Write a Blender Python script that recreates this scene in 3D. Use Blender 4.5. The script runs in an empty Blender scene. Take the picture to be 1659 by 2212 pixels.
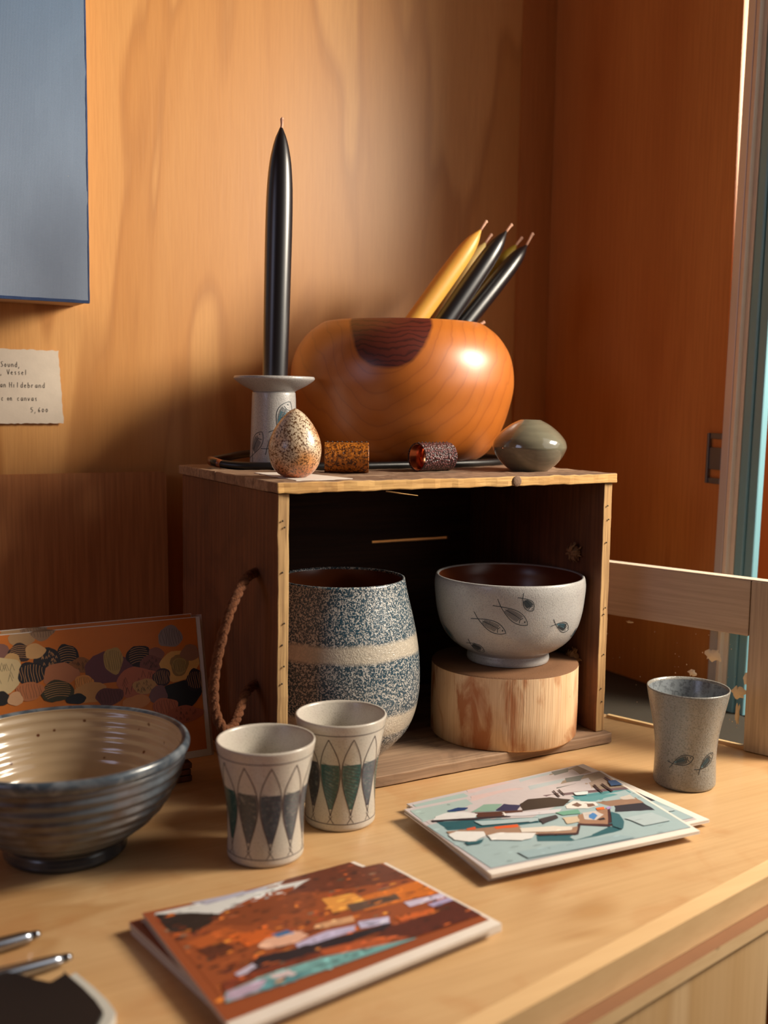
import bpy, bmesh, math, random
from mathutils import Vector, Matrix, noise as mnoise
from math import pi, sin, cos, radians, sqrt, atan2

S = bpy.context.scene
COL = S.collection

# ------------------------------------------------------------------ camera
# world axes: x runs along the back wall to the right, y towards the back wall, z up; z = 0 is the worktop
cam_d = bpy.data.cameras.new('camera')
cam = bpy.data.objects.new('camera', cam_d); COL.objects.link(cam)
RX = Vector((0.8694, -0.4939, 0.0149)); FW = Vector((0.4926, 0.8639, -0.1047)).normalized()
RX = (RX - FW * RX.dot(FW)).normalized(); UP = RX.cross(FW)
cam.matrix_world = Matrix(((RX.x, UP.x, -FW.x, 0), (RX.y, UP.y, -FW.y, 0), (RX.z, UP.z, -FW.z, .3715), (0, 0, 0, 1)))
cam_d.sensor_fit = 'HORIZONTAL'; cam_d.sensor_width = 36
cam_d.lens = 2271.6 / 1659 * 36
cam_d.clip_start = .02
cam_d.dof.use_dof = True; cam_d.dof.focus_distance = 1.06; cam_d.dof.aperture_fstop = 5.2
S.camera = cam

# ------------------------------------------------------------------ light
S.view_settings.view_transform = 'Standard'; S.view_settings.look = 'None'
S.view_settings.gamma = 1; S.view_settings.use_curve_mapping = False
S.view_settings.exposure = 0.0
W = bpy.data.worlds.new('world'); S.world = W; W.use_nodes = True
W.node_tree.nodes['Background'].inputs[0].default_value = (.55, .68, 1, 1)
W.node_tree.nodes['Background'].inputs[1].default_value = .03

def area(name, loc, target, sx, sy, power, col):
    d = bpy.data.lights.new(name, 'AREA'); d.shape = 'RECTANGLE'; d.size = sx; d.size_y = sy
    d.energy = power; d.color = col
    o = bpy.data.objects.new(name, d); COL.objects.link(o); o.location = loc
    o.rotation_euler = (Vector(target) - Vector(loc)).to_track_quat('-Z', 'Z').to_euler()
    return o
# daylight falling in through the window opening in the right wall, and a weak cool one far to the left
area('window_daylight', (1.50, .28, .92), (.60, 1.0, .36), .40, .40, 37, (1, .88, .71))
area('window_skylight', (1.08, .12, .72), (.2, .45, .45), .9, 1.1, 3.2, (1, .94, .88))
area('far_window_daylight', (-2.1, .0, .95), (.4, .9, .2), .6, .9, 5.0, (.66, .72, 1))

# ------------------------------------------------------------------ node helpers
def lin(c):
    return tuple((v / 255 / 12.92 if v / 255 <= .04045 else ((v / 255 + .055) / 1.055) ** 2.4) for v in c) + (1,)
class NT:
    def __init__(s, name, rough=.5, **kw):
        s.m = bpy.data.materials.new(name); s.m.use_nodes = True; s.t = s.m.node_tree
        s.b = s.t.nodes['Principled BSDF']; s.b.inputs['Roughness'].default_value = rough
        for k, v in kw.items(): s.b.inputs[k.replace('_', ' ')].default_value = v
        s.tc = s.t.nodes.new('ShaderNodeTexCoord')
    def put(s, sock, v):
        if isinstance(v, bpy.types.NodeSocket): s.t.links.new(v, sock)
        else: sock.default_value = v
    def mapping(s, scale=(1, 1, 1), loc=(0, 0, 0), rot=(0, 0, 0)):
        n = s.t.nodes.new('ShaderNodeMapping'); n.inputs['Scale'].default_value = scale
        n.inputs['Location'].default_value = loc; n.inputs['Rotation'].default_value = rot
        s.t.links.new(s.tc.outputs['Object'], n.inputs[0]); return n.outputs[0]
    def noise(s, vec, scale, detail=3, dist=0, rough=.55):
        n = s.t.nodes.new('ShaderNodeTexNoise'); s.put(n.inputs['Vector'], vec)
        n.inputs['Scale'].default_value = scale; n.inputs['Detail'].default_value = detail
        n.inputs['Distortion'].default_value = dist; n.inputs['Roughness'].default_value = rough
        return n.outputs[0]
    def voro(s, vec, scale, feat='F1', out=0):
        n = s.t.nodes.new('ShaderNodeTexVoronoi'); n.feature = feat; s.put(n.inputs['Vector'], vec)
        n.inputs['Scale'].default_value = scale; return n.outputs[out]
    def math(s, op, a, b=0.0, c=0.0, clamp=False):
        n = s.t.nodes.new('ShaderNodeMath'); n.operation = op; n.use_clamp = clamp
        s.put(n.inputs[0], a); s.put(n.inputs[1], b)
        if op in ('MULTIPLY_ADD', 'WRAP'): s.put(n.inputs[2], c)
        return n.outputs[0]
    def ramp(s, f, stops, interp='LINEAR'):
        n = s.t.nodes.new('ShaderNodeValToRGB'); n.color_ramp.interpolation = interp
        e = n.color_ramp.elements
        while len(e) < len(stops): e.new(.5)
        for el, (p, c) in zip(e, stops):
            el.position = p; el.color = c if isinstance(c, tuple) else (c, c, c, 1)
        s.put(n.inputs[0], f); return n.outputs[0]
    def mix(s, f, a, b, mode='MIX'):
        n = s.t.nodes.new('ShaderNodeMix'); n.data_type = 'RGBA'; n.blend_type = mode
        s.put(n.inputs[0], f); s.put(n.inputs[6], a); s.put(n.inputs[7], b); return n.outputs[2]
    def sep(s, vec=None):
        n = s.t.nodes.new('ShaderNodeSeparateXYZ'); s.put(n.inputs[0], vec or s.tc.outputs['Object']); return n.outputs
    def bump(s, h, strength=.3, dist=.001):
        n = s.t.nodes.new('ShaderNodeBump'); n.inputs['Strength'].default_value = strength
        n.inputs['Distance'].default_value = dist; s.put(n.inputs['Height'], h)
        s.t.links.new(n.outputs[0], s.b.inputs['Normal'])
    def col(s, c): s.put(s.b.inputs['Base Color'], c); return s
    def rough(s, r): s.put(s.b.inputs['Roughness'], r); return s

def plain(name, rgb, rough=.5, bump=0, bscale=300, **kw):
    n = NT(name, rough, **kw)
    v = n.mapping(); nz = n.noise(v, bscale / 6, 4)
    c = lin(rgb)
    d = tuple(x * .72 for x in c[:3]) + (1,)
    n.col(n.mix(n.math('MULTIPLY', nz, .6), c, d))
    if bump: n.bump(n.noise(v, bscale, 3), bump, .0006)
    return n.m

def wood(name, light, mid, dark, axis=2, bands=5, scale=3.0, stretch=.16, fibre=.35, rough=.5, bump=.25,
         fscale=260, pins=0, coat=0, line=.5, seed=0, stain=0, stain_col=(60, 40, 30), ss=(1, 1, 1), sscale=14):
    """plank / ply: long veined figure along one axis plus fine fibres and pin knots"""
    n = NT(name, rough, Coat_Weight=coat, Coat_Roughness=.25)
    sc = [1, 1, 1]; sc[axis] = stretch
    sf = [1, 1, 1]; sf[axis] = .035
    v = n.mapping(tuple(sc), (seed, seed * .7, seed * .3)); vf = n.mapping(tuple(sf), (seed, 0, 0))
    big = n.noise(v, scale, 2.5, .6)
    k = n.math('MULTIPLY', big, bands)
    fr = n.math('FRACT', k)
    fig = n.ramp(fr, [(0, .55), (.08, 0.0), (.45, .35), (.8, .75), (.97, 1.0), (1, .6)])
    edge = n.ramp(fr, [(0, 1.0), (.05, .0), (.93, 0.0), (1, 1.0)])
    fib = n.noise(vf, fscale, 3, .2)
    c = n.mix(fig, lin(light), lin(mid))
    c = n.mix(n.math('MULTIPLY', edge, line), c, lin(dark))
    fb = n.ramp(fib, [(.35, 1.0), (.62, 0.0)])
    c = n.mix(n.math('MULTIPLY', fb, fibre), c, lin(dark))
    tone = n.ramp(n.noise(n.mapping(tuple(sc), (4 + seed, 2, 1)), scale * .8, 2), [(.35, 0.0), (.7, 1.0)])
    c = n.mix(n.math('MULTIPLY', tone, .35), c, lin(mid))
    if pins:
        sp = [1, 1, 1]; sp[axis] = .5
        pv = n.voro(n.mapping(tuple(sp), (9 + seed, 3, 2)), pins)
        c = n.mix(n.ramp(pv, [(.012, 1.0), (.035, 0.0)]), c, lin((60, 30, 14)))
    if stain:
        st = n.ramp(n.noise(n.mapping(ss, (seed, 5, 5)), sscale, 5, 1), [(.52, 0.0), (.66, 1.0)])
        c = n.mix(n.math('MULTIPLY', st, stain), c, lin(stain_col))
    n.col(c); n.bump(fib, bump, .0006)
    return n.m

def glaze(name, base, speck, sscale=420, lo=.5, hi=.6, rough=.28, bump=.25, second=None, amt=.5, coat=.2):
    n = NT(name, rough, Coat_Weight=coat, Coat_Roughness=.12)
    v = n.mapping()
    nz = n.noise(v, sscale, 2, .4)
    c = n.mix(n.ramp(nz, [(lo, 0.0), (hi, 1.0)]), lin(base), lin(speck))
    if second:
        c = n.mix(n.math('MULTIPLY', n.ramp(n.noise(v, 22, 3, .5), [(.4, 0.0), (.62, 1.0)]), amt), c, lin(second))
    n.col(c); n.bump(nz, bump, .0008)
    return n.m

# ------------------------------------------------------------------ mesh helpers
class MB:
    """collects geometry for ONE mesh object"""
    def __init__(s): s.v = []; s.f = []; s.mi = []; s.c = []; s.sm = []
    def add(s, vs, fs, mi=0, col=None, smooth=False):
        o = len(s.v); s.v += [tuple(p) for p in vs]
        for f in fs:
            s.f.append(tuple(i + o for i in f)); s.mi.append(mi); s.c.append(col); s.sm.append(smooth)
    def box(s, x0, x1, y0, y1, z0, z1, n=(1, 1, 1), mi=0, jit=0, js=40, seed=0):
        nx, ny, nz = n; idx = {}; vs = []; fs = []
        def V(i, j, k):
            if (i, j, k) not in idx:
                p = Vector((x0 + (x1 - x0) * i / nx, y0 + (y1 - y0) * j / ny, z0 + (z1 - z0) * k / nz))
                if jit:
                    q = mnoise.noise_vector((p + Vector((seed * 7.1, seed, 0))) * js)
                    p += q * jit
                idx[(i, j, k)] = len(vs); vs.append(p)
            return idx[(i, j, k)]
        for i in range(nx):
            for j in range(ny):
                fs.append((V(i, j, 0), V(i, j + 1, 0), V(i + 1, j + 1, 0), V(i + 1, j, 0)))
                fs.append((V(i, j, nz), V(i + 1, j, nz), V(i + 1, j + 1, nz), V(i, j + 1, nz)))
        for i in range(nx):
            for k in range(nz):
                fs.append((V(i, 0, k), V(i + 1, 0, k), V(i + 1, 0, k + 1), V(i, 0, k + 1)))
                fs.append((V(i, ny, k), V(i, ny, k + 1), V(i + 1, ny, k + 1), V(i + 1, ny, k)))
        for j in range(ny):
            for k in range(nz):
                fs.append((V(0, j, k), V(0, j, k + 1), V(0, j + 1, k + 1), V(0, j + 1, k)))
                fs.append((V(nx, j, k), V(nx, j + 1, k), V(nx, j + 1, k + 1), V(nx, j, k + 1)))
        s.add(vs, fs, mi); return s
    def lathe(s, prof, n=96, mi=0, wob=None, center=(0, 0), caps=True):
        """prof: list of (r, z) or (r, z, mi); r = 0 closes"""
        rings = []; vs = []; cx, cy = center
        for p in prof:
            r, z = p[0], p[1]
            if r < 1e-6: rings.append([len(vs)]); vs.append((cx, cy, z)); continue
            row = []
            for i in range(n):
                a = 2 * pi * i / n; rr = r * (1 + (wob(a, z) if wob else 0))
                row.append(len(vs)); vs.append((cx + rr * cos(a), cy + rr * sin(a), z))
            rings.append(row)
        base = len(s.v); s.v += vs
        for k in range(len(rings) - 1):
            A, B = rings[k], rings[k + 1]; m = prof[k][2] if len(prof[k]) > 2 else mi
            for i in range(n):
                j = (i + 1) % n
                if len(A) == 1 and len(B) == 1: continue
                if len(A) == 1: f = (A[0], B[j], B[i])
                elif len(B) == 1: f = (A[i], A[j], B[0])
                else: f = (A[i], A[j], B[j], B[i])
                s.f.append(tuple(q + base for q in f)); s.mi.append(m); s.c.append(None); s.sm.append(True)
        return s
    def tube(s, pts, r, n=12, mi=0, closed=False, caps=True):
        pts = [Vector(p) for p in pts]; N = len(pts); rr = r if isinstance(r, (list, tuple)) else [r] * N
        vs = []; prev = None
        for i, p in enumerate(pts):
            a = pts[(i - 1) % N] if (closed or i > 0) else p
            b = pts[(i + 1) % N] if (closed or i < N - 1) else p
            t = (b - a).normalized()
            if prev is None:
                u = t.orthogonal().normalized()
            else:
                u = (prev - t * prev.dot(t))
                u = u.normalized() if u.length > 1e-6 else t.orthogonal().normalized()
            prev = u; w = t.cross(u)
            for k in range(n):
                g = 2 * pi * k / n; vs.append(p + (u * cos(g) + w * sin(g)) * rr[i])
        fs = []
        for i in range(N if closed else N - 1):
            j = (i + 1) % N
            for k in range(n):
                l = (k + 1) % n; fs.append((i * n + k, i * n + l, j * n + l, j * n + k))
        if caps and not closed:
            fs.append(tuple(reversed(range(n)))); fs.append(tuple((N - 1) * n + k for k in range(n)))
        s.add(vs, fs, mi, smooth=True); return s
    def prism(s, poly, z0, z1, mi=0, mi_side=None):
        n = len(poly); ar = sum(poly[i][0] * poly[(i + 1) % n][1] - poly[(i + 1) % n][0] * poly[i][1] for i in range(n))
        if ar < 0: poly = poly[::-1]
        vs = [(x, y, z0) for x, y in poly] + [(x, y, z1) for x, y in poly]
        s.add(vs, [tuple(reversed(range(n))), tuple(range(n, 2 * n))], mi)
        s.add(vs, [(i, (i + 1) % n, n + (i + 1) % n, n + i) for i in range(n)], mi if mi_side is None else mi_side)
        return s
    def build(s, name, mats, parent=None, loc=(0, 0, 0), rot=(0, 0, 0), origin=None, bevel=0, world=False, merge=False):
        me = bpy.data.meshes.new(name)
        vs = s.v
        if origin is not None: vs = [(x - origin[0], y - origin[1], z - origin[2]) for x, y, z in vs]
        me.from_pydata(vs, [], s.f)
        mats = mats if isinstance(mats, (list, tuple)) else [mats]
        for m in mats: me.materials.append(m)
        me.polygons.foreach_set('material_index', s.mi)
        me.polygons.foreach_set('use_smooth', s.sm)
        if any(c is not None for c in s.c):
            at = me.color_attributes.new('Paint', 'FLOAT_COLOR', 'CORNER')
            for p, c in zip(me.polygons, s.c):
                cc = c or (1, 1, 1, 1)
                for li in p.loop_indices: at.data[li].color = cc
        me.validate(); me.update()
        o = bpy.data.objects.new(name, me); COL.objects.link(o)
        o.parent = parent
        o.location = origin if (origin is not None and parent is None) else loc
        o.rotation_euler = rot
        if bevel:
            b = o.modifiers.new('bevel', 'BEVEL'); b.width = bevel; b.segments = 2; b.limit_method = 'ANGLE'; b.angle_limit = radians(50)
        return o

def tag(o, label, cat, group=None, kind=None):
    if label: o['label'] = label
    if cat: o['category'] = cat
    if group: o['group'] = group
    if kind: o['kind'] = kind
    return o
def thing(name, label, cat, loc, rz=0, group=None):
    o = bpy.data.objects.new(name, None); COL.objects.link(o); o.empty_display_size = .02
    o.location = loc; o.rotation_euler = (0, 0, rz); tag(o, label, cat, group); return o
def struct(o): o['kind'] = 'structure'; return o

def smooth_prof(pts, sub=6):
    """Catmull-Rom through (r, z) points"""
    out = []
    P = [pts[0]] + list(pts) + [pts[-1]]
    for i in range(1, len(P) - 2):
        p0, p1, p2, p3 = P[i - 1], P[i], P[i + 1], P[i + 2]
        for k in range(sub):
            t = k / sub; q = []
            for d in (0, 1):
                q.append(.5 * (2 * p1[d] + (p2[d] - p0[d]) * t + (2 * p0[d] - 5 * p1[d] + 4 * p2[d] - p3[d]) * t * t
                               + (-p0[d] + 3 * p1[d] - 3 * p2[d] + p3[d]) * t ** 3))
            out.append((max(q[0], 0.0), q[1]))
    out.append(pts[-1][:2]); return out
def rad_at(prof, z):
    for (r0, z0), (r1, z1) in zip(prof, prof[1:]):
        if z0 <= z <= z1 or z1 <= z <= z0:
            return r0 + (r1 - r0) * ((z - z0) / (z1 - z0) if abs(z1 - z0) > 1e-9 else 0)
    return prof[-1][0]
def wrap(prof, u, z, lift=.0002):
    """a point on a turned surface; u = arc length measured from local -Y, positive to the right"""
    r = rad_at(prof, z); a = u / max(r, .004) - pi / 2; r += lift
    return Vector((r * cos(a), r * sin(a), z))
def ribbon(mb, line, w, f, mi=1, step=.0012):
    """thin drawn line; line = list of (u, z), f maps (u, z) to a point"""
    P = []
    for (a, b), (c, d) in zip(line, line[1:]):
        L = sqrt((c - a) ** 2 + (d - b) ** 2); n = max(1, int(L / step))
        for k in range(n): P.append((a + (c - a) * k / n, b + (d - b) * k / n))
    P.append(line[-1]); vs = []
    for i, (u, z) in enumerate(P):
        a = P[max(i - 1, 0)]; b = P[min(i + 1, len(P) - 1)]; dx, dz = b[0] - a[0], b[1] - a[1]; L = sqrt(dx * dx + dz * dz) or 1
        nx, nz = -dz / L * w / 2, dx / L * w / 2
        vs += [f(u + nx, z + nz), f(u - nx, z - nz)]
    mb.add(vs, [(2 * i, 2 * i + 1, 2 * i + 3, 2 * i + 2) for i in range(len(P) - 1)], mi)
def fish(mb, f, u0, z0, L, H, ang, w=.00065, mi=1, wash=2, hatch=13, seed=1):
    """an incised fish: two arcs, tail, eye and cross hatching; ang turns it, nose to +u"""
    R = random.Random(seed); ca, sa = cos(ang), sin(ang)
    T = lambda a, b: (u0 + a * ca - b * sa, z0 + a * sa + b * ca)
    top = lambda t: H * .5 * sin(pi * min(1, max(0, t)) ** .8)
    xs = [i / 14 for i in range(15)]
    ribbon(mb, [T(L * (.5 - .82 * t), top(t)) for t in xs] + [T(-.5 * L, -.32 * H)], w, f, mi)
    ribbon(mb, [T(L * (.5 - .82 * t), -top(t) * .9) for t in xs] + [T(-.5 * L, .36 * H)], w, f, mi)
    ribbon(mb, [T(.30 * L, .26 * H), T(.26 * L, 0), T(.30 * L, -.26 * H)], w, f, mi)
    ribbon(mb, [T(.38 * L, .08 * H), T(.41 * L, .08 * H)], w * 2.4, f, mi)
    for k in range(hatch):
        t = .3 + .5 * k / hatch; x = L * (.5 - .82 * t); y = top(t) * .8
        ribbon(mb, [T(x, y), T(x - .05 * L, -y * .8)], w * .8, f, mi)
        if k % 2: ribbon(mb, [T(x + .05 * L, y * .2), T(x - .1 * L, y * .5 - H * .1)], w * .7, f, mi)
    if wash is not None:
        for k in range(6):
            t = .42 + .08 * k; x = L * (.5 - .82 * t); y = top(t) * .75
            t2 = t + .07; x2 = L * (.5 - .82 * t2); y2 = top(t2) * .75
            ribbon(mb, [T(x, y * .35), T(x2, y2 * .35)], y * .9, lambda a, b: f(a, b), wash)
def facing(c): return atan2(-c[1], -c[0]) + pi / 2      # turns local -Y towards where a viewer stands
# printed pictures: colour, outline in thousandths of the card
HARBOUR = [[[196,186,188],[[16,969],[989,988],[984,56],[26,69]]],[[208,182,180],[[315,1000],[509,1000],[585,954],[517,891],[350,894],[280,894]]],[[165,185,182],[[13,962],[283,968],[280,803],[7,785]]],[[176,186,190],[[596,978],[788,985],[733,825],[557,849]]],[[150,132,115],[[766,959],[989,988],[990,685],[842,743],[666,808]]],[[172,150,135],[[787,835],[975,897],[991,808],[815,770]]],[[112,118,115],[[794,987],[896,981],[841,908],[777,929]]],[[108,112,112],[[699,879],[809,883],[766,834],[684,826]]],[[160,182,186],[[38,721],[601,774],[997,680],[1000,623],[984,56],[26,69],[0,717]]],[[78,140,146],[[704,722],[967,679],[974,613],[705,661]]],[[110,88,96],[[599,812],[996,696],[993,661],[601,774]]],[[90,150,155],[[719,691],[892,643],[941,545],[711,612]]],[[36,88,98],[[54,734],[452,536],[432,467],[298,495],[54,599]]],[[40,95,105],[[346,326],[501,228],[675,254],[697,182],[566,167],[439,177],[321,251]]],[[48,48,58],[[802,498],[952,459],[953,335],[857,374],[777,406]]],[[150,118,98],[[763,578],[955,535],[955,452],[798,489]]],[[200,190,180],[[889,578],[952,588],[947,517],[890,539]]],[[46,34,28],[[453,750],[513,796],[614,760],[679,678],[615,615],[428,653]]],[[46,46,82],[[325,728],[394,795],[455,734],[405,667]]],[[132,166,150],[[227,771],[316,840],[391,800],[325,728]]],[[84,48,38],[[239,754],[434,666],[405,602],[221,692]]],[[30,60,110],[[147,859],[201,870],[243,842],[216,814],[147,835]]],[[218,216,216],[[76,809],[134,829],[206,791],[241,732],[211,692],[47,763]]],[[46,36,44],[[39,768],[210,690],[358,627],[349,609],[199,664],[39,744]]],[[208,204,210],[[342,667],[437,629],[588,578],[550,538],[399,589],[339,627]]],[[235,228,222],[[341,688],[349,683],[343,637],[335,636]]],[[228,222,216],[[620,605],[680,650],[763,578],[754,529],[695,517],[613,568]]],[[120,92,80],[[647,600],[686,622],[693,575],[662,560]]],[[120,92,80],[[715,579],[743,567],[741,532],[703,533]]],[[160,122,98],[[615,460],[768,467],[678,257],[624,287],[570,364]]],[[66,38,44],[[767,456],[779,454],[685,253],[670,245],[560,333],[570,355],[677,275]]],[[205,195,190],[[646,475],[709,464],[716,401],[655,353],[616,392]]],[[70,130,190],[[656,434],[687,449],[689,404],[650,362],[640,392]]],[[40,36,42],[[664,362],[699,365],[696,338],[668,339]]],[[170,150,205],[[768,479],[791,485],[790,464],[765,451]]],[[160,126,104],[[37,581],[336,494],[325,426],[549,320],[507,232],[356,326],[166,435],[40,544]]],[[60,36,40],[[564,353],[575,346],[506,230],[348,308],[358,330],[507,252]]],[[222,92,40],[[233,522],[332,494],[321,457],[229,490]]],[[210,90,50],[[124,571],[168,567],[155,534],[118,546]]],[[225,110,50],[[725,498],[765,492],[754,459],[720,469]]],[[108,164,142],[[539,545],[647,528],[634,466],[557,492]]],[[206,186,160],[[539,463],[607,442],[580,372],[522,375]]],[[56,50,58],[[443,504],[530,516],[520,469],[429,434]]],[[226,224,222],[[32,543],[74,557],[171,490],[156,430],[80,393],[24,462]]],[[226,224,222],[[165,430],[215,438],[354,344],[311,292],[264,293],[157,372]]],[[222,212,200],[[320,441],[458,381],[529,330],[501,290],[444,310],[306,386]]],[[170,190,195],[[188,639],[446,523],[428,484],[195,567]]],[[40,90,100],[[49,409],[98,392],[140,400],[102,356],[49,367]]],[[52,102,112],[[762,415],[779,360],[750,263],[701,180],[680,236]]],[[150,175,182],[[188,167],[468,159],[644,131],[705,64],[422,62],[195,80]]],[[176,192,196],[[775,304],[917,300],[945,166],[805,170]]],[[60,40,42],[[658,834],[667,835],[655,733],[646,732]]],[[60,40,42],[[688,834],[696,834],[685,743],[677,743]]],[[60,40,42],[[860,802],[871,801],[853,675],[843,676]]],[[60,40,42],[[898,799],[909,797],[901,662],[889,663]]],[[60,40,62],[[956,878],[965,878],[959,733],[949,734]]],[[60,90,130],[[946,816],[1000,805],[1000,720],[929,741]]],[[215,225,225],[[728,752],[797,731],[777,689],[726,707]]]]
SUNSET = [[[150,75,38],[[36,972],[972,1000],[1000,138],[33,176]]],[[214,216,216],[[36,972],[972,1000],[729,938],[556,892],[409,832],[255,805],[147,886],[42,917]]],[[178,178,198],[[177,1000],[475,1000],[486,979],[225,952]]],[[38,30,28],[[35,963],[153,909],[269,815],[173,769],[107,734],[39,786]]],[[104,52,34],[[674,1000],[972,1000],[992,735],[786,775],[631,814],[497,873]]],[[132,66,34],[[262,861],[503,889],[638,831],[550,690],[305,666],[191,761]]],[[205,112,40],[[659,665],[1000,680],[1000,485],[686,522]]],[[222,150,70],[[603,750],[728,719],[737,563],[582,586]]],[[96,72,60],[[655,627],[850,604],[843,535],[640,539]]],[[180,90,40],[[52,661],[215,708],[279,589],[112,551]]],[[90,45,30],[[69,589],[165,607],[188,527],[96,495]]],[[200,95,35],[[191,631],[329,612],[360,519],[230,506]]],[[225,175,150],[[257,497],[298,524],[406,521],[430,453],[378,423],[268,442]]],[[60,110,160],[[327,547],[388,546],[391,510],[335,509]]],[[190,182,215],[[363,414],[491,443],[594,420],[576,371],[436,373],[356,371]]],[[210,160,120],[[478,523],[623,506],[609,451],[482,477]]],[[190,186,218],[[616,438],[723,403],[704,343],[596,372]]],[[200,190,215],[[832,489],[1000,468],[988,423],[828,429]]],[[170,160,200],[[890,401],[1000,405],[997,359],[894,356]]],[[34,26,36],[[111,311],[226,407],[348,378],[458,370],[701,338],[690,293],[427,302],[247,303],[153,303]]],[[195,190,215],[[120,341],[194,371],[196,342],[125,299]]],[[86,36,26],[[687,313],[997,359],[1000,133],[705,151],[589,258]]],[[205,100,45],[[740,381],[885,343],[871,294],[737,326]]],[[120,52,32],[[59,306],[186,319],[422,291],[583,246],[705,151],[609,175],[346,242],[190,276],[53,246]]],[[175,84,44],[[409,312],[604,261],[701,168],[548,181],[408,259]]],[[112,166,168],[[33,176],[55,239],[204,263],[403,248],[714,143],[697,138],[260,159]]],[[184,164,190],[[39,188],[60,240],[159,241],[193,234],[157,183],[84,171]]],[[84,140,150],[[134,169],[186,216],[332,185],[258,154]]],[[214,196,200],[[199,250],[272,240],[278,203],[214,215]]]]
BLOBS = [[-167.3,129.6,11.1,9.7,[190,150,105],0],[-149.0,134.8,11.9,10.4,[160,125,95],1],[-31.0,116.2,12.0,10.4,[150,135,130],1],[-185.1,117.7,7.6,6.8,[140,95,85],0],[-169.9,114.9,9.9,8.5,[60,42,38],2],[-128.7,107.7,10.4,11.0,[30,28,32],2],[-145.9,106.0,11.9,10.9,[38,36,42],3],[-156.5,115.3,8.9,6.9,[225,175,115],0],[-176.9,109.4,7.6,6.2,[215,170,110],0],[-185.4,96.8,16.3,16.8,[225,200,150],4],[-117.8,98.3,11.1,7.0,[150,95,50],3],[-160.7,95.6,12.2,10.8,[28,26,34],1],[-135.5,92.1,16.0,10.3,[190,120,80],0],[-92.2,93.0,22.8,14.6,[110,62,70],0],[-86.9,99.6,9.0,12.4,[185,150,85],1],[-63.0,100.6,11.6,10.7,[40,26,34],2],[-46.3,100.6,7.5,7.2,[150,95,80],0],[-51.4,92.1,11.8,8.4,[130,75,65],3],[-24.6,87.9,19.1,14.5,[235,180,95],0],[-24.6,88.5,8.9,10.3,[160,125,70],0],[-24.6,87.9,7.0,7.9,[180,150,85],1],[-13.3,99.0,9.0,8.0,[160,115,85],0],[-65.7,76.9,20.9,14.2,[190,105,75],4],[-59.9,72.6,11.1,7.1,[200,150,90],3],[-42.5,79.0,8.7,8.4,[60,38,44],1],[-23.9,60.9,19.1,13.2,[14,22,28],0],[-9.3,72.6,10.3,10.3,[36,32,42],1],[-47.1,62.6,8.7,8.9,[130,90,90],0],[-115.5,81.6,8.7,8.1,[225,150,75],1],[-110.3,72.8,16.3,9.2,[210,150,85],0],[-139.4,77.6,14.7,9.7,[62,58,34],2],[-163.4,80.5,12.2,8.4,[195,120,75],1],[-188.8,76.9,8.6,6.1,[30,26,26],0],[-175.9,75.3,6.5,6.2,[225,175,130],0],[-93.1,67.1,13.1,8.1,[110,60,60],1],[-41.8,51.1,12.4,8.4,[195,110,75],1],[-23.7,41.4,17.7,8.4,[180,95,65],3],[-123.5,68.6,9.2,4.6,[24,26,32],0],[-68.4,59.3,13.4,5.9,[215,140,80],0]]
# ------------------------------------------------------------------ materials
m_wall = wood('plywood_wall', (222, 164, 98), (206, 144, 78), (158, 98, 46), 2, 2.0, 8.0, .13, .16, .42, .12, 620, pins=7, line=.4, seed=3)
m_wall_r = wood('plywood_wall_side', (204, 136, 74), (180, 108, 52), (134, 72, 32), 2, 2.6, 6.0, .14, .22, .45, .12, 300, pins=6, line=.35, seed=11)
m_top = wood('worktop_ply', (210, 174, 128), (190, 148, 100), (150, 104, 62), 0, 2.4, 7, .3, .2, .33, .10, 240, line=.15, seed=5, stain=.25, stain_col=(176, 112, 60))
m_rail = wood('pale_softwood', (232, 200, 154), (218, 180, 130), (184, 140, 92), 0, 3, 5, .15, .2, .45, .15, 200, pins=14, line=.25, seed=8)
m_cab = wood('cabinet_ply', (222, 190, 146), (206, 168, 118), (176, 136, 90), 2, 3, 6, .12, .25, .5, .12, 260, line=.25, seed=17)
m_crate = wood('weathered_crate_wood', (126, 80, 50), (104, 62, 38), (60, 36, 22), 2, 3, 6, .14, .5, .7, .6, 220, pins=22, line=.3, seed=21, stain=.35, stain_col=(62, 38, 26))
m_crateback = wood('shade_dark_boards', (84, 52, 34), (66, 40, 26), (36, 22, 16), 0, 3, 9, .14, .5, .8, .6, 220, line=.3, seed=27)  # back boards coloured darker for the shade inside the crate
m_plank = wood('grey_plank', (172, 142, 114), (138, 106, 82), (66, 46, 36), 0, 4, 9, .12, .5, .75, .7, 200, pins=18, line=.4, seed=25, stain=.45, stain_col=(70, 48, 38))
m_end = wood('raw_sawn_edge', (226, 186, 120), (204, 156, 92), (130, 84, 46), 0, 3, 14, .5, .45, .8, .9, 500, pins=40, line=.3, seed=31)
m_endv = wood('raw_plank_edge', (212, 174, 120), (180, 138, 88), (96, 62, 38), 2, 3, 16, .12, .55, .8, .8, 400, pins=45, line=.3, seed=33)
m_board = wood('artist_board_ply', (212, 146, 90), (194, 124, 70), (140, 82, 44), 1, 3, 4, .2, .45, .55, .5, 260, pins=16, line=.3, seed=41)
m_sash = wood('grey_sash_wood', (208, 194, 176), (188, 170, 150), (140, 120, 102), 0, 3, 8, .15, .4, .7, .3, 260, pins=12, line=.25, seed=51)
m_sashv = wood('grey_sash_wood_upright', (200, 186, 168), (176, 158, 138), (124, 106, 90), 2, 3, 8, .15, .4, .7, .3, 260, pins=12, line=.25, seed=53)
m_sashtop = plain('lit_edge_cream', (226, 210, 188), .6, .2, 200)  # paler cream puts the light on the sash's top edge into the colour
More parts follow.
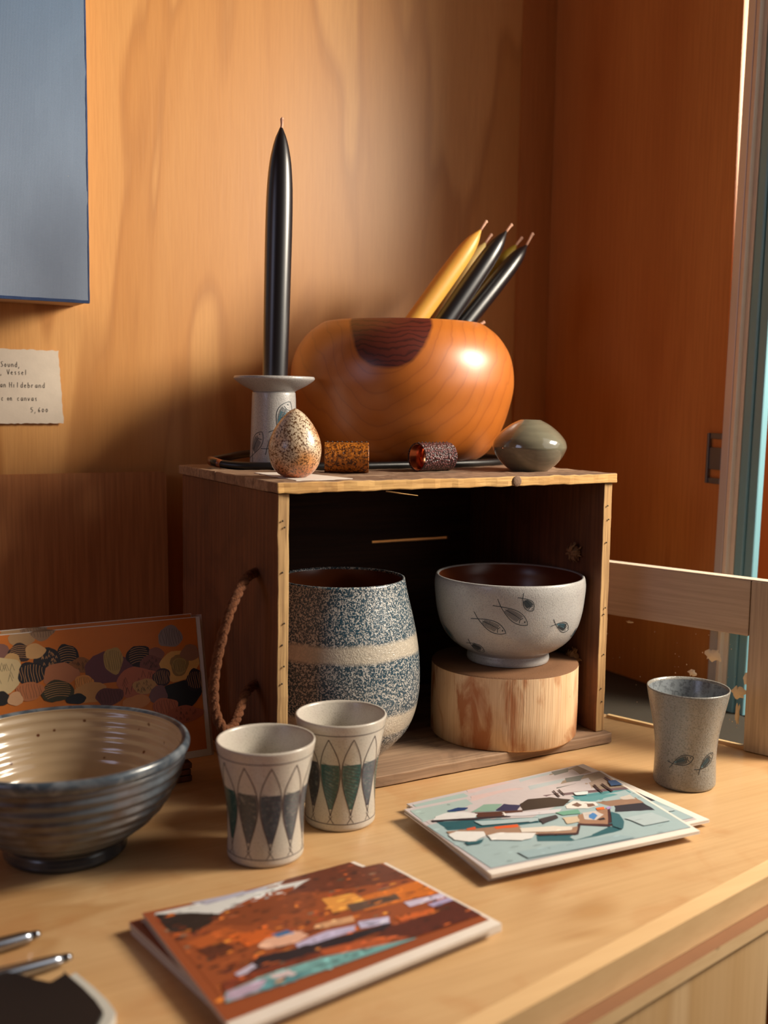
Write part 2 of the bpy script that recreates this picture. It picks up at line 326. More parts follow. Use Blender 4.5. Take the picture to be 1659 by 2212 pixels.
m_log = wood('peeled_log', (238, 212, 178), (228, 192, 150), (170, 104, 56), 2, 1.6, 20, .4, .28, .55, .8, 520, pins=34, line=.2, seed=61, stain=.85, stain_col=(168, 92, 38), ss=(1, 1, .35), sscale=34)
m_logtop = plain('sawn_log_end', (120, 82, 52), .85, .8, 900)
m_bowlwood = None
m_wax_black = plain('black_wax', (22, 20, 24), .34, .05, 260, Coat_Weight=.6, Coat_Roughness=.3)
m_wax_yellow = plain('honey_wax', (226, 168, 74), .42, .04, 200, Subsurface_Weight=.25)
m_wax_pale = plain('pale_wax', (206, 176, 112), .45, .04, 200, Subsurface_Weight=.2)
m_wax_olive = plain('olive_wax', (150, 124, 40), .45, .04, 200)
m_wick = plain('cotton_wick', (226, 176, 150), .9, .4, 900)
m_ink = plain('slate_ink', (38, 52, 62), .5)
m_inkblue = plain('blue_ink_wash', (72, 124, 142), .4)
m_incise = plain('incised_line', (72, 60, 64), .6)
m_black = plain('black_rubber', (14, 12, 14), .38, .1, 300)
m_brown_clasp = plain('copper_brown_clasp', (120, 62, 34), .35)
m_knot = plain('grey_brown_knot', (128, 98, 76), .8, 1.0, 900)
m_dark = plain('gap_shade_and_hole_dark', (58, 50, 40), .8, .4, 100)  # dark colour for the shaded gap strip and the nail holes
m_alu = NT('brushed_aluminium', .38, Metallic=.35); m_alu.col(lin((214, 212, 214))); m_alu = m_alu.m
m_aludark = NT('grey_metal', .4, Metallic=.8); m_aludark.col(lin((120, 124, 132))); m_aludark = m_aludark.m
m_beige = plain('beige_bead', (244, 226, 204), .55, .05)
m_teal = plain('teal_paint', (128, 176, 188), .35, .05, 60)
m_rope = None

n = NT('old_rope', .95); v = n.mapping(); wv = n.noise(v, 320, 4); n.col(n.mix(wv, lin((124, 72, 36)), lin((66, 34, 16)))); n.bump(n.noise(v, 420, 3), 1.0, .002); m_rope = n.m
n = NT('frayed_rope', .95); v = n.mapping(); n.col(n.mix(n.noise(v, 500, 3), lin((206, 160, 110)), lin((140, 96, 58)))); n.bump(n.noise(v, 700, 3), 1.0, .002); m_fray = n.m

# orange turned wood with a dark heart patch near the rim and growth rings around it
n = NT('turned_cherry_wood', .42, Coat_Weight=.6, Coat_Roughness=.33)
v = n.mapping((1, .45, .82), (.0135, .0, -.163 * .82))
ln = n.t.nodes.new('ShaderNodeVectorMath'); ln.operation = 'LENGTH'
nm = n.t.nodes.new('ShaderNodeVectorMath'); nm.operation = 'MULTIPLY'; nm.inputs[1].default_value = (1, 0, 1)
n.t.links.new(v, nm.inputs[0]); n.t.links.new(nm.outputs[0], ln.inputs[0])
dist = n.math('ADD', ln.outputs['Value'], n.math('MULTIPLY', n.noise(n.mapping(), 16, 3, .3), .016))
ring = n.math('FRACT', n.math('MULTIPLY', n.math('ADD', dist, n.math('MULTIPLY', n.noise(n.mapping((1, 1, .35)), 9, 2), .05)), 75))
rl = n.ramp(ring, [(0, .75), (.1, .1), (.5, 0.0), (.9, .25), (1, .75)])
fibre = n.noise(n.mapping((1, 1, .05)), 300, 3)
c = n.mix(n.noise(n.mapping(), 8, 2), lin((204, 122, 42)), lin((176, 94, 32)))
c = n.mix(n.math('MULTIPLY', rl, .5), c, lin((128, 58, 20)))
c = n.mix(n.math('MULTIPLY', fibre, .18), c, lin((150, 76, 26)))
y = n.sep()[1]
front = n.math('LESS_THAN', y, 0.0)
heart = n.math('MULTIPLY', n.ramp(dist, [(.0525, 1.0), (.0545, 0.0)]), front)
hl = n.math('FRACT', n.math('MULTIPLY', n.math('ADD', n.sep()[2], n.math('MULTIPLY', n.noise(n.mapping(), 30, 3), .02)), 170))
hc = n.mix(n.ramp(hl, [(0, .8), (.3, 0.0), (.8, 0.0), (1, .8)]), lin((92, 34, 24)), lin((46, 14, 12)))
n.col(n.mix(heart, c, hc)); n.bump(fibre, .06, .0005); m_bowlwood = n.m

# blue / cream salt-glazed vessel: bands by height
n = NT('banded_salt_glaze', .26, Coat_Weight=.7, Coat_Roughness=.2)
v = n.mapping(); z = n.math('ADD', n.sep()[2], n.math('MULTIPLY', n.noise(v, 12, 2), .014))
lab = n.noise(v, 540, 1.2, .9)
labm = n.ramp(lab, [(.43, 0.0), (.50, 1.0)])
bands = n.ramp(z, [(0, 0.0), (.036, 1.0), (.037, 0.0), (.0565, 0.0), (.0575, 1.0), (.0, 0.0)], 'LINEAR')
def step(a, w=.004): return n.math('MULTIPLY_ADD', z, 1 / w, -a / w, clamp=True)
b1 = n.math('SUBTRACT', 1.0, step(.040)); b2 = n.math('SUBTRACT', step(.060), step(.1135)); b3 = step(.130)
blue = n.math('ADD', n.math('ADD', b1, b2, clamp=True), b3, clamp=True)
tealvar = n.mix(n.noise(v, 18, 3), lin((22, 76, 98)), lin((58, 64, 70)))
cream = n.mix(n.math('MULTIPLY', labm, .35), lin((196, 186, 170)), lin((148, 142, 132)))
blu = n.mix(labm, lin((182, 180, 176)), tealvar)
n.col(n.mix(blue, cream, blu)); n.bump(lab, .55, .0012); m_pot = n.m

m_cupglaze = glaze('pale_celadon_glaze', (196, 190, 178), (172, 166, 154), 900, .5, .7, .3, .18, (190, 178, 170), .5)
m_greycup = glaze('grey_salt_glaze', (144, 144, 140), (112, 112, 108), 650, .48, .66, .24, .55, (128, 120, 108), .6)
m_greyin = glaze('grey_salt_glaze_inner', (124, 130, 134), (100, 104, 108), 300, .5, .62, .24, .2)
m_fishglaze = glaze('grey_white_glaze', (178, 176, 174), (152, 152, 150), 800, .5, .7, .26, .3, (160, 156, 156), .4)
m_brownin = plain('brown_glaze_inner', (104, 52, 26), .3, .1, 60)
m_bigout = glaze('blue_grey_ash_glaze', (98, 96, 100), (78, 66, 60), 60, .4, .62, .28, .25, (76, 92, 104), .6)
m_bigrim = glaze('bluish_rim_glaze', (120, 128, 136), (72, 84, 96), 70, .42, .58, .22, .2, (60, 66, 74), .7)
n = NT('speckled_cream_glaze', .18, Coat_Weight=.5, Coat_Roughness=.1); v = n.mapping()
c = n.mix(n.noise(v, 12, 3), lin((196, 176, 148)), lin((164, 138, 106)))
c = n.mix(n.ramp(n.voro(v, 75), [(.09, 1.0), (.16, 0.0)]), c, lin((96, 54, 32)))
n.col(c); n.bump(n.noise(n.mapping((1, 1, 6)), 40, 2), .15, .001); m_bigin = n.m
m_footdark = plain('dark_foot_glaze', (56, 58, 62), .22, .05)
n = NT('speckled_egg_glaze', .25, Coat_Weight=.4, Coat_Roughness=.15); v = n.mapping()
sp = n.noise(v, 560, 3, .8)
z = n.sep()[2]
base = n.mix(n.ramp(n.noise(v, 26, 2), [(.42, 0.0), (.62, 1.0)]), lin((226, 208, 180)), lin((214, 150, 92)))
base = n.mix(n.ramp(z, [(.0, 1.0), (.016, 0.0)]), base, lin((190, 100, 48)))
n.col(n.mix(n.ramp(sp, [(.50, 0.0), (.56, 1.0)]), base, lin((104, 70, 42)))); n.bump(sp, .4, .0008); m_egg = n.m
n = NT('green_grey_vase_glaze', .14, Coat_Weight=.8, Coat_Roughness=.06); v = n.mapping((1, 1, 9))
c = n.mix(n.noise(v, 30, 3), lin((138, 136, 116)), lin((104, 106, 92)))
c = n.mix(n.math('MULTIPLY', n.noise(n.mapping(), 26, 3), .6), c, lin((92, 72, 54)))
n.col(c); n.bump(n.noise(n.mapping((1, 1, 5)), 60, 2), .06, .0006); m_vase = n.m
n = NT('amber_fish_leather', .38); v = n.mapping(); sp = n.voro(v, 480)
n.col(n.mix(n.ramp(n.noise(v, 380, 3, .6), [(.42, 0.0), (.6, 1.0)]), lin((184, 108, 30)), lin((70, 34, 12)))); n.bump(n.noise(v, 420, 3, .5), .7, .0012); m_amber = n.m
n = NT('plum_fish_leather', .38); v = n.mapping((1, 1, 1)); sp = n.voro(v, 420)
n.col(n.mix(n.ramp(sp, [(.2, 0.0), (.6, 1.0)]), lin((112, 62, 62)), lin((44, 22, 24)))); n.bump(n.math('MULTIPLY', sp, -1.0), .9, .0015); m_plum = n.m
m_copper = NT('copper_lining', .22, Metallic=1.0); m_copper.col(lin((206, 128, 92))); m_copper = m_copper.m
m_paper = plain('white_card', (232, 222, 212), .75, .05, 200)
m_rag = plain('cotton_rag_paper', (232, 218, 200), .9, .15, 500)
m_env = plain('grey_white_envelope', (214, 196, 186), .8)
n = NT('canvas_paint_blue', .62); v = n.mapping()
cv = n.math('ADD', n.math('SINE', n.math('MULTIPLY', n.sep()[0], 4200.0)), n.math('SINE', n.math('MULTIPLY', n.sep()[2], 4200.0)))
c = n.mix(n.ramp(n.sep()[2], [(0.02, 0.0), (.42, 1.0)]), lin((150, 166, 190)), lin((90, 122, 158)))
c = n.mix(n.math('MULTIPLY', n.noise(n.mapping((1, 1, .25)), 60, 3), .35), c, lin((112, 130, 154)))
c = n.mix(n.ramp(n.voro(v, 42), [(.018, .85), (.03, 0.0)]), c, lin((214, 204, 176)))
n.col(c); n.bump(cv, .2, .0004); m_canvas = n.m
m_canvasedge = plain('deep_blue_edge', (44, 72, 122), .6, .2, 600)
m_canvasside = plain('raw_canvas_side', (206, 176, 148), .8, .2, 500)
m_pencil = plain('black_pen_ink', (22, 20, 22), .6)
m_glass = NT('dusty_window_glass', .03); m_glass.col((.93, .96, .95, 1)); m_glass.b.inputs['Transmission Weight'].default_value = 1.0; m_glass.b.inputs['IOR'].default_value = 1.05; m_glass = m_glass.m
m_putty = plain('cream_putty_smear', (240, 226, 196), .8, .3, 300)
n = NT('printed_paint', .5, Coat_Weight=.15, Coat_Roughness=.3); a = n.t.nodes.new('ShaderNodeVertexColor'); a.layer_name = 'Paint'
n.col(n.mix(n.math('MULTIPLY', n.noise(n.mapping(), 160, 3), .12), a.outputs[0], (.05, .03, .03, 1))); m_print = n.m
m_tool = plain('dark_forged_steel', (34, 28, 28), .5, .2, 80, Metallic=.3)
m_tooledge = plain('pale_bevel_steel', (206, 206, 200), .4)
m_steel = NT('polished_steel', .22, Metallic=1.0); m_steel.col(lin((168, 176, 190))); m_steel = m_steel.m
m_floor = wood('floorboards', (120, 84, 56), (96, 64, 42), (84, 56, 36), 1, 3, 2, .2, .3, .5, .2, 120, seed=70)
m_ceil = plain('ply_ceiling', (120, 84, 52), .8)

# ------------------------------------------------------------------ the room
YB, XR = 1.27, .997
def sbox(name, m, *b, **kw): return struct(MB().box(*b, **kw).build(name, m))
sbox('wall_back', m_wall, -2.4, XR, YB, YB + .02, -.9, 1.8)
sbox('wall_left', m_wall, -2.42, -2.4, -1.6, YB, -.9, 1.8)
sbox('wall_front', m_floor, -2.42, 1.1, -1.62, -1.6, -.9, 1.8)
sbox('floor', m_floor, -2.42, 1.1, -1.62, YB + .02, -.92, -.9)
sbox('ceiling', m_ceil, -2.42, 1.1, -1.62, YB + .02, 1.8, 1.82)
# right wall: solid next to the corner, then the window opening with wall below and above it
w = MB()
w.box(XR, XR + .02, .915, YB + .02, -.9, 1.8)
w.box(XR, XR + .02, -1.6, .862, -.9, -.012)
w.box(XR, XR + .02, -1.6, .862, 1.55, 1.8)
w.box(XR, XR + .02, -1.6, -1.0, -.012, 1.55)
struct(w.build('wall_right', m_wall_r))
# plywood cheek of the porch outside the window
struct(MB().box(XR + .33, XR + .35, .99, 1.6, -.9, 1.8).build('wall_outside', m_wall_r))
struct(MB().box(.940, .9965, YB - .006, YB + .001, -.05, 1.8).build('corner_shade_strip', m_wall_r))  # thin strip added in side-wall tone for the band of shade at the corner
# metal and painted uprights of the window on the right wall
wf = bpy.data.objects.new('window_1', None); COL.objects.link(wf); wf.location = (XR, .893, .0); wf.rotation_euler = (.0165, 0, 0); struct(wf)
o = (XR, .89, 0)
MB().box(XR - .004, XR + .01, .9035, .9155, -.05, 1.8).build('metal_jamb', m_alu, wf, origin=o, bevel=.001)
MB().box(XR - .002, XR + .01, .8975, .9035, -.05, 1.8).build('metal_track', m_aludark, wf, origin=o)
b = MB(); b.box(XR - .010, XR + .01, .8920, .8975, -.05, 1.8); b.box(XR - .003, XR + .01, .8865, .8925, -.05, 1.8)
b.build('pale_bead', m_beige, wf, origin=o, bevel=.0008)
b = MB(); b.box(XR - .002, XR + .012, .874, .8865, -.05, 1.8); b.box(XR + .001, XR + .012, .861, .874, -.05, 1.8)
b.build('painted_upright', m_teal, wf, origin=o, bevel=.002)
# latch plate with two slots
b = MB(); X0, X1 = XR - .0035, XR - .0005
b.box(X0 - .002, X1, .9345, .9380, .2760, .3380)
for z0, z1 in ((.2760, .2830), (.2935, .3205), (.3310, .3380)): b.box(X0, X1, .9155, .9350, z0, z1)
b.build('latch_plate', m_aludark, wf, origin=o, bevel=.0008)

# ------------------------------------------------------------------ worktop and cabinet
def fr(x): return .5437 + .2 * (x - .6669)          # front edge of the worktop
def sx(y, d=0): return .8335 + (.9263 - y) / .1844 * .066 + d   # line of the old sash along the right end
xe = .967
poly = [(-.9, fr(-.9) + .016), (xe - .006, fr(xe) + .016), (sx(YB - .002, .02), YB - .002), (-.9, YB - .002)]
m_undertop = plain('brown_ply_face', (136, 92, 58), .8, .3, 200)  # browner than the cabinet top's pale front edge
wt = thing('worktop', 'golden plywood worktop with a pale front rail that carries the crate and pottery', 'worktop', (.3, .8, -.024))
wo = (.3, .8, -.024)
MB().prism(poly, -.0235, 0).build('top_panel', m_top, wt, origin=wo, bevel=.001)
rp = [(-.9, fr(-.9)), (xe, fr(xe)), (xe - .004, fr(xe) + .0158), (-.9, fr(-.9) + .0158)]
r = MB().prism([(x - wo[0], y - wo[1]) for x, y in rp], 0, .0242)
ro = r.build('front_rail', m_rail, wt, bevel=.0025); ro['label'] = 'pale softwood lipping strip'
MB().box(0, .40, -.003, .003, 0, .0035).build('end_bead', m_rail, wt, loc=(sx(.93, .010) - wo[0], .93 - wo[1], .024), rot=(0, 0, atan2(-.1844, .066)))
cb = thing('base_cabinet', 'pale plywood cabinet standing under the worktop rail', 'cabinet', (.3, .7, -.9)); co = (.3, .7, -.9)
f2 = lambda x: fr(x) - .0085
MB().prism([(-.9, f2(-.9) - .003), (.72, f2(.72) - .003), (.72, 1.2), (-.9, 1.2)], -.0350, -.0245, 1, 0).build('cabinet_top', [m_rail, m_undertop], cb, origin=co)
MB().prism([(-.9, f2(-.9) - .001), (.66, f2(.66) - .001), (.66, f2(.66) + .02), (-.9, f2(-.9) + .02)], -.9, -.0352).build('front_panel', m_cab, cb, origin=co)
MB().prism([(.64, f2(.64) + .021), (.66, f2(.66) + .021), (.66, 1.2), (.64, 1.2)], -.9, -.0347).build('side_panel', m_cab, cb, origin=co)
# added strip, painted dark as the shadow between the worktop's end and the right wall
struct(MB().prism([(sx(YB - .002, .022), YB - .002), (sx(.5, .022) , .5), (XR - .001, .5), (XR - .001, YB - .002)], -.05, -.0015).build('gap_shade_strip', m_dark))

# ------------------------------------------------------------------ old window sash standing on the worktop's right end
L = Vector((.066, -.1844, 0)).normalized(); sang = atan2(L.y, L.x)
S0 = Vector((.8335, .9263, 0)) - L * .11
sash = thing('old_window_sash', 'old grey wooden window sash with dusty glass standing behind the crate and the fish tumbler', 'window sash', S0, sang)
TH = .016; LEN = .56
MB().box(0, .2775, 0, TH, .1265, .1870, n=(20, 1, 3), jit=.0004).build('top_rail', m_sash, sash, bevel=.001)
MB().box(0, .332, .0005, TH - .0005, .1872, .1882).build('lit_top_edge', m_sashtop, sash)['label'] = 'top edge coloured cream as lit from above'  # strip coloured paler, as the edge that catches the light
MB().box(.2785, .332, -.0005, TH, .0005, .1870, n=(3, 1, 10), jit=.0004).build('stile', m_sashv, sash, bevel=.001)
pane = MB().box(0, .2783, .0065, .0085, .002, .1263).build('glass_pane', m_glass, sash)
R = random.Random(4)
def smear(name, cx, cz, rx, rz, k):
    pts = [(cx + rx * (1 + .35 * R.uniform(-1, 1)) * cos(2 * pi * i / 18), cz + rz * (1 + .35 * R.uniform(-1, 1)) * sin(2 * pi * i / 18)) for i in range(18)]
    m = MB(); vs = [(x, .0062, z) for x, z in pts] + [(cx + (x - cx) * .6, .0046, cz + (z - cz) * .6) for x, z in pts] + [(cx, .0042, cz)]
    m.add(vs, [(i, (i + 1) % 18, 18 + (i + 1) % 18, 18 + i) for i in range(18)] + [(18 + i, 18 + (i + 1) % 18, 36) for i in range(18)], 0, smooth=True)
    m.build('putty_blob', m_putty, pane)
for k, (px, pz, a, b_) in enumerate([(.238, .098, .009, .0075), (.268, .062, .007, .008), (.268, .036, .003, .012), (.214, .074, .005, .004), (.276, .078, .003, .007), (.135, .120, .004, .0015)]): smear('x', px, pz, a, b_, k)
d = MB()
for k in range(70):
    px, pz, rr = R.uniform(.02, .276), R.uniform(.01, .12), R.uniform(.0002, .0006)
    d.add([(px - rr, .0063, pz - rr), (px + rr, .0063, pz - rr), (px + rr * .6, .0062, pz + rr * 1.4), (px - rr, .0063, pz + rr)], [(0, 1, 2, 3)])
o = d.build('dust_specks', m_putty, pane); o['kind'] = 'stuff'

# ------------------------------------------------------------------ wooden crate
CX, CY, CW, CD = .3821, .8585, .3935, .2672
ct = thing('wooden_crate', 'old wooden crate on its side with rope handles, holding the banded pot and fish bowl', 'crate', (CX, CY, .0010))
PT = .0112
def side(x0, nm, seed):
    m = MB().box(x0, x0 + PT, .004, CD - .002, .0115, .2865, n=(1, 10, 22), jit=.0007, js=45, seed=seed)
    for k, f in enumerate(m.f):
        ys = [m.v[i][1] for i in f]
        if max(ys) < .006: m.mi[k] = 1
    return m.build(nm, [m_crate, m_endv], ct, bevel=.0008)
sl = side(0, 'side_panel', 1); sr = side(CW - PT, 'side_panel', 2)
# top: five planks running left to right, gaps between
ys = [0, .058, .104, .158, .205, CD + .006]
for k in range(5):
    m = MB().box(-.002, CW + .003 - .002 * (k % 2), ys[k] + (.0 if k == 0 else .0006), ys[k + 1] - .0006, .2868, .2968, n=(60, 4, 2), jit=.0008 if k else .0011, js=90, seed=10 + k)
    for q, f in enumerate(m.f):
        if k == 0 and max(m.v[i][1] for i in f) < .0025: m.mi[q] = 1
    tpk = m.build('top_plank', [m_plank, m_end], ct, bevel=.0012)
    if k == 0: front_plank = tpk
kn = MB(); kx = .262
kn.lathe([(0, .0012), (.004, .0013), (.0052, .0007), (.0056, 0)], 20)
kn.build('wood_knot', m_knot, front_plank, loc=(kx, -.0004, .2918), rot=(pi / 2, 0, 0))
for k, (y0, y1) in enumerate([(-.006, .07), (.071, .15), (.151, CD)]):
    MB().box(.0, CW + .004, y0, y1 - .001, .0, .0110, n=(40, 3, 1), jit=.0007, js=50, seed=20 + k).build('bottom_plank', m_plank, ct, bevel=.001)
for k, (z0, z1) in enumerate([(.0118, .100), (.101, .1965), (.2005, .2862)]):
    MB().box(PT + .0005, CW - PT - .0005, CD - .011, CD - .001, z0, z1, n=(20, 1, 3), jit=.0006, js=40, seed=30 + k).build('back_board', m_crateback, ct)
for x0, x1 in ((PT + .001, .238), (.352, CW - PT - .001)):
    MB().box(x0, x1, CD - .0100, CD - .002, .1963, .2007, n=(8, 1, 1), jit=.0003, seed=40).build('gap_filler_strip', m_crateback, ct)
# nail holes on the front edges
for x0, zs in ((.0055, (.262, .256, .215, .168, .148, .128, .112, .072)), (CW - .0055, (.262, .247, .222, .150, .143, .098, .06, .045))):
    for k, z in enumerate(zs): MB().lathe([(0, .0009), (.0006, .0008), (.0009, 0)], 10).build('nail_hole', m_dark, sl if x0 < .1 else sr, loc=(x0 + .002 * (k % 2) - .001, .0033, z), rot=(pi / 2, 0, 0))
# rope handle through two holes in the left side
hp = [(.004, .052, .2085), (-.004, .050, .2080), (-.018, .034, .2065), (-.034, .016, .196), (-.046, .008, .178), (-.055, .006, .150), (-.060, .006, .122), (-.060, .004, .096), (-.054, -.002, .079), (-.044, .004, .078), (-.034, .014, .086), (-.020, .032, .098), (-.004, .050, .1005), (.004, .052, .101)]
sp_ = smooth_prof  # (2-d only)
P = [Vector(p) for p in hp]; Q = []
for i in range(len(P) - 1):
    a, b, c, d_ = P[max(i - 1, 0)], P[i], P[i + 1], P[min(i + 2, len(P) - 1)]
    for k in range(8):
        t = k / 8; Q.append(.5 * (2 * b + (c - a) * t + (2 * a - 5 * b + 4 * c - d_) * t * t + (-a + 3 * b - 3 * c + d_) * t ** 3))
Q.append(P[-1])
def rope(mb, pts, R0=.0033, r=.0019, turns=26, strands=3):
    N = len(pts); prev = None; fr_ = []
    for i, p in enumerate(pts):
        t = (pts[min(i + 1, N - 1)] - pts[max(i - 1, 0)]).normalized()
        u = t.orthogonal().normalized() if prev is None else (prev - t * prev.dot(t)).normalized()
        prev = u; fr_.append((p, u, t.cross(u)))
    for s_ in range(strands):
        line = []
        for i, (p, u, w_) in enumerate(fr_):
            g = 2 * pi * (turns * i / N + s_ / strands); line.append(p + (u * cos(g) + w_ * sin(g)) * (R0 - r * .55))
        mb.tube(line, r, 8)
Q2 = []
for a, b in zip(Q, Q[1:]):
    Q2 += [a, a.lerp(b, .5)]
rb = MB(); rope(rb, Q2, .0038, .0027, 12); rb.build('rope_handle', m_rope, ct)
def knot(x, y, z, sgn, seed):
    R = random.Random(seed); m = MB()
    m.lathe([(0, .006), (.0055, .005), (.008, 0), (.0055, -.004), (0, -.005)], 14, wob=lambda a, z: .18 * sin(5 * a + seed))
    for k in range(30):
        a = R.uniform(0, 2 * pi); l = R.uniform(.006, .013); h = R.uniform(-.002, .006)
        m.tube([(0, 0, h), (cos(a) * l * .6, sin(a) * l * .6, h * 1.2), (cos(a) * l, sin(a) * l, h * .4)], [.0022, .0014, .0006], 5)
    return m.build('rope_knot', m_fray, ct, loc=(x, y, z), rot=(0, -pi / 2 * sgn, 0))
knot(CW - PT - .004, .045, .2060, 1, 3); knot(CW - PT - .004, .040, .0870, 1, 5)
knot(CW + .003, .045, .118, -1, 6)
MB().tube([(.110, .0015, .286), (.126, -.004, .2835), (.141, -.006, .2815)], [.0007, .0005, .0002], 6).build('splinter', m_end, ct)

# ------------------------------------------------------------------ things on top of the crate
ZT = .2972
def turned(name, label, cat, c, z, prof, mats, n=96, extra=None, group=None, rot=None, wob=None):
    m = MB(); m.lathe(prof, n, wob=wob)
    if extra: extra(m)
    o = m.build(name, mats, loc=(c[0], c[1], z), rot=(0, 0, facing(c) if rot is None else rot))
    return tag(o, label, cat, group)
# big turned bowl
wb = smooth_prof([(.064, 0), (.088, .0055), (.104, .0165), (.115, .033), (.1227, .050), (.128, .068), (.1318, .085), (.1327, .100), (.1305, .119), (.1244, .1355), (.113, .1515), (.100, .1620), (.094, .1655)], 8)
inner = smooth_prof([(.094, .1655), (.0915, .1655), (.090, .163), (.100, .150), (.118, .130), (.125, .100), (.118, .060), (.095, .025), (.05, .012), (0, .011)], 6)
BC = (.6436, 1.09)
turned('wooden_bowl', 'large round orange turned wooden bowl with a dark heart patch, standing on the crate', 'bowl', BC, ZT + .0004, [(0, .0)] + [(r, z) for r, z in wb] + inner[1:], [m_bowlwood], 144)
# speckled egg
eg = smooth_prof([(.0110, 0), (.0175, .0045), (.0228, .0125), (.0251, .0250), (.0238, .035), (.0205, .0435), (.0160, .0510), (.0103, .0580), (.0050, .0625), (.0, .0650)], 8)
turned('egg_sculpture', 'speckled cream and rust ceramic egg standing on a white card at the crate front', 'egg', (.4205, .9097), ZT + .0016, [(0, 0)] + eg, [m_egg], 72)
# price card under the egg
pc = [(.4081, .9789), (.4049, .8728), (.4652, .8764), (.4480, .9720)]
o = MB().prism([(x - .43, y - .92) for x, y in pc], 0, .0008).build('price_card', m_paper, loc=(.43, .92, ZT + .0006)); tag(o, 'small white paper card lying under the speckled egg', 'card')
# squat vase
vp = smooth_prof([(.0205, 0), (.0285, .0065), (.0355, .0145), (.0400, .0235), (.0404, .0280), (.0382, .0345), (.0310, .0430), (.0215, .0505), (.0135, .0548), (.0108, .0560)], 8)
turned('squat_vase', 'small glossy grey-green vase with a narrow mouth at the right end of the crate top', 'vase', (.7126, .9283), ZT + .0006, [(0, 0)] + vp + [(.0098, .0556), (.0095, .052), (.030, .035), (.03, .01), (0, .006)], [m_vase], 80)
# candle holder with fish drawing
HC = (.4600, 1.050)
hpf = smooth_prof([(.0258, 0), (.0258, .003), (.0246, .040), (.0234, .078), (.0222, .0805)], 5)
dish = smooth_prof([(.0218, .0812), (.0240, .0835), (.0330, .0880), (.0400, .0925), (.0432, .0955), (.0432, .0975), (.0415, .0985), (.034, .0955), (.02, .0925), (.0145, .0915)], 5)
hold = thing('candle_holder', 'grey glazed ceramic candle holder with a wide saucer and scratched fish, left on the crate', 'candle holder', (HC[0], HC[1], ZT + .0006), facing(HC))
m = MB(); m.lathe([(0, 0)] + hpf + [(.0143, .081), (0, .081)], 72)
fw_ = lambda u, z: wrap(hpf, u, z, .0002)
fish(m, fw_, .010, .054, .040, .019, radians(62), seed=2)
fish(m, fw_, -.022, .024, .036, .015, radians(60), wash=None, seed=5)
fish(m, fw_, .000, .028, .030, .013, radians(40), wash=None, seed=7)
m.build('stem', [m_fishglaze, m_ink, m_inkblue], hold)
MB().lathe([(.0143, .0808)] + dish + [(.0143, .0808)], 80, wob=lambda a, z: .012 * sin(3 * a + 1)).build('saucer', m_fishglaze, hold)

def taper(name, label, base, tip, r, mat, wick_end, group=None, cat='candle', body=None):
    base, tip, wick_end = Vector(base), Vector(tip), Vector(wick_end); Lg = (tip - base).length; ax = (tip - base) / Lg
    prof = [(0, .82), (.05, .90), (.3, 1.0), (.6, 1.02), (.78, .97), (.86, .88), (.915, .72), (.955, .48), (.98, .27), (1, .12)]
    if body: prof = body
    t = thing(name, label, cat, base, 0, group)
    pts = []; rr = []
    P2 = smooth_prof([(q[1], q[0]) for q in prof], 4)
    for q, s in P2: pts.append(ax * Lg * s); rr.append(max(q * r, .0009))
    MB().tube(pts, rr, 28).build('wax_body', mat, t)
    e = wick_end - base; a0 = ax * Lg * .99
    mid = a0.lerp(e, .5) + Vector((.0006, 0, .0006))
    MB().tube([a0, mid, e, e + Vector((.0012, 0, .0008))], [.0017, .0015, .0018, .0021], 8).build('wick', m_wick, t)
    return t
taper('taper_candle', 'tall black taper candle standing upright in the ceramic holder', (HC[0] + .0010, HC[1], ZT + .083), (.4672, 1.050, .6562), .0136, m_wax_black, (.4677, 1.050, .6650),
      body=[(0, .98), (.1, 1.0), (.3, 1.03), (.6, 1.06), (.74, 1.03), (.82, .95), (.88, .82), (.93, .62), (.965, .42), (.985, .25), (1, .12)])
cg = 'candles leaning in the wooden bowl'
def lean(label, tip, ent, wick, r, mat, length=.27):
    tip, ent = Vector(tip), Vector(ent); d = (tip - ent).normalized()
    taper('dipped_candle', label, tip - d * length, tip, r, mat, wick, cg)
lean('thick honey yellow candle, the leftmost of those leaning in the wooden bowl', (.7415, 1.075, .5790), (.6615, 1.085, .4720), (.7490, 1.075, .5895), .0118, m_wax_yellow, .24)
lean('pale yellow candle leaning in the bowl behind the thick honey yellow one', (.7770, 1.115, .5720), (.6960, 1.110, .4680), (.7850, 1.115, .5820), .0110, m_wax_pale, .23)
lean('black candle in the wooden bowl between the pale yellow one and the lower black one', (.7760, 1.070, .5800), (.6930, 1.075, .4680), (.7830, 1.070, .5880), .0118, m_wax_black, .24)
lean('rightmost black candle in the wooden bowl, its frayed wick sticking out', (.8190, 1.085, .5690), (.7230, 1.080, .4660), (.8270, 1.085, .5830), .0112, m_wax_black, .22)
lean('olive yellow candle mostly hidden behind the rightmost black candle', (.8270, 1.118, .5740), (.7300, 1.112, .4660), (.8350, 1.118, .5830), .0105, m_wax_olive, .22)
taper('dipped_candle', 'short candle sunk in the wooden bowl with only its pale wick above the right rim', (.640, 1.09, .36), (.7385, 1.085, .4610), .011, m_wax_pale, (.7560, 1.085, .4700), cg)

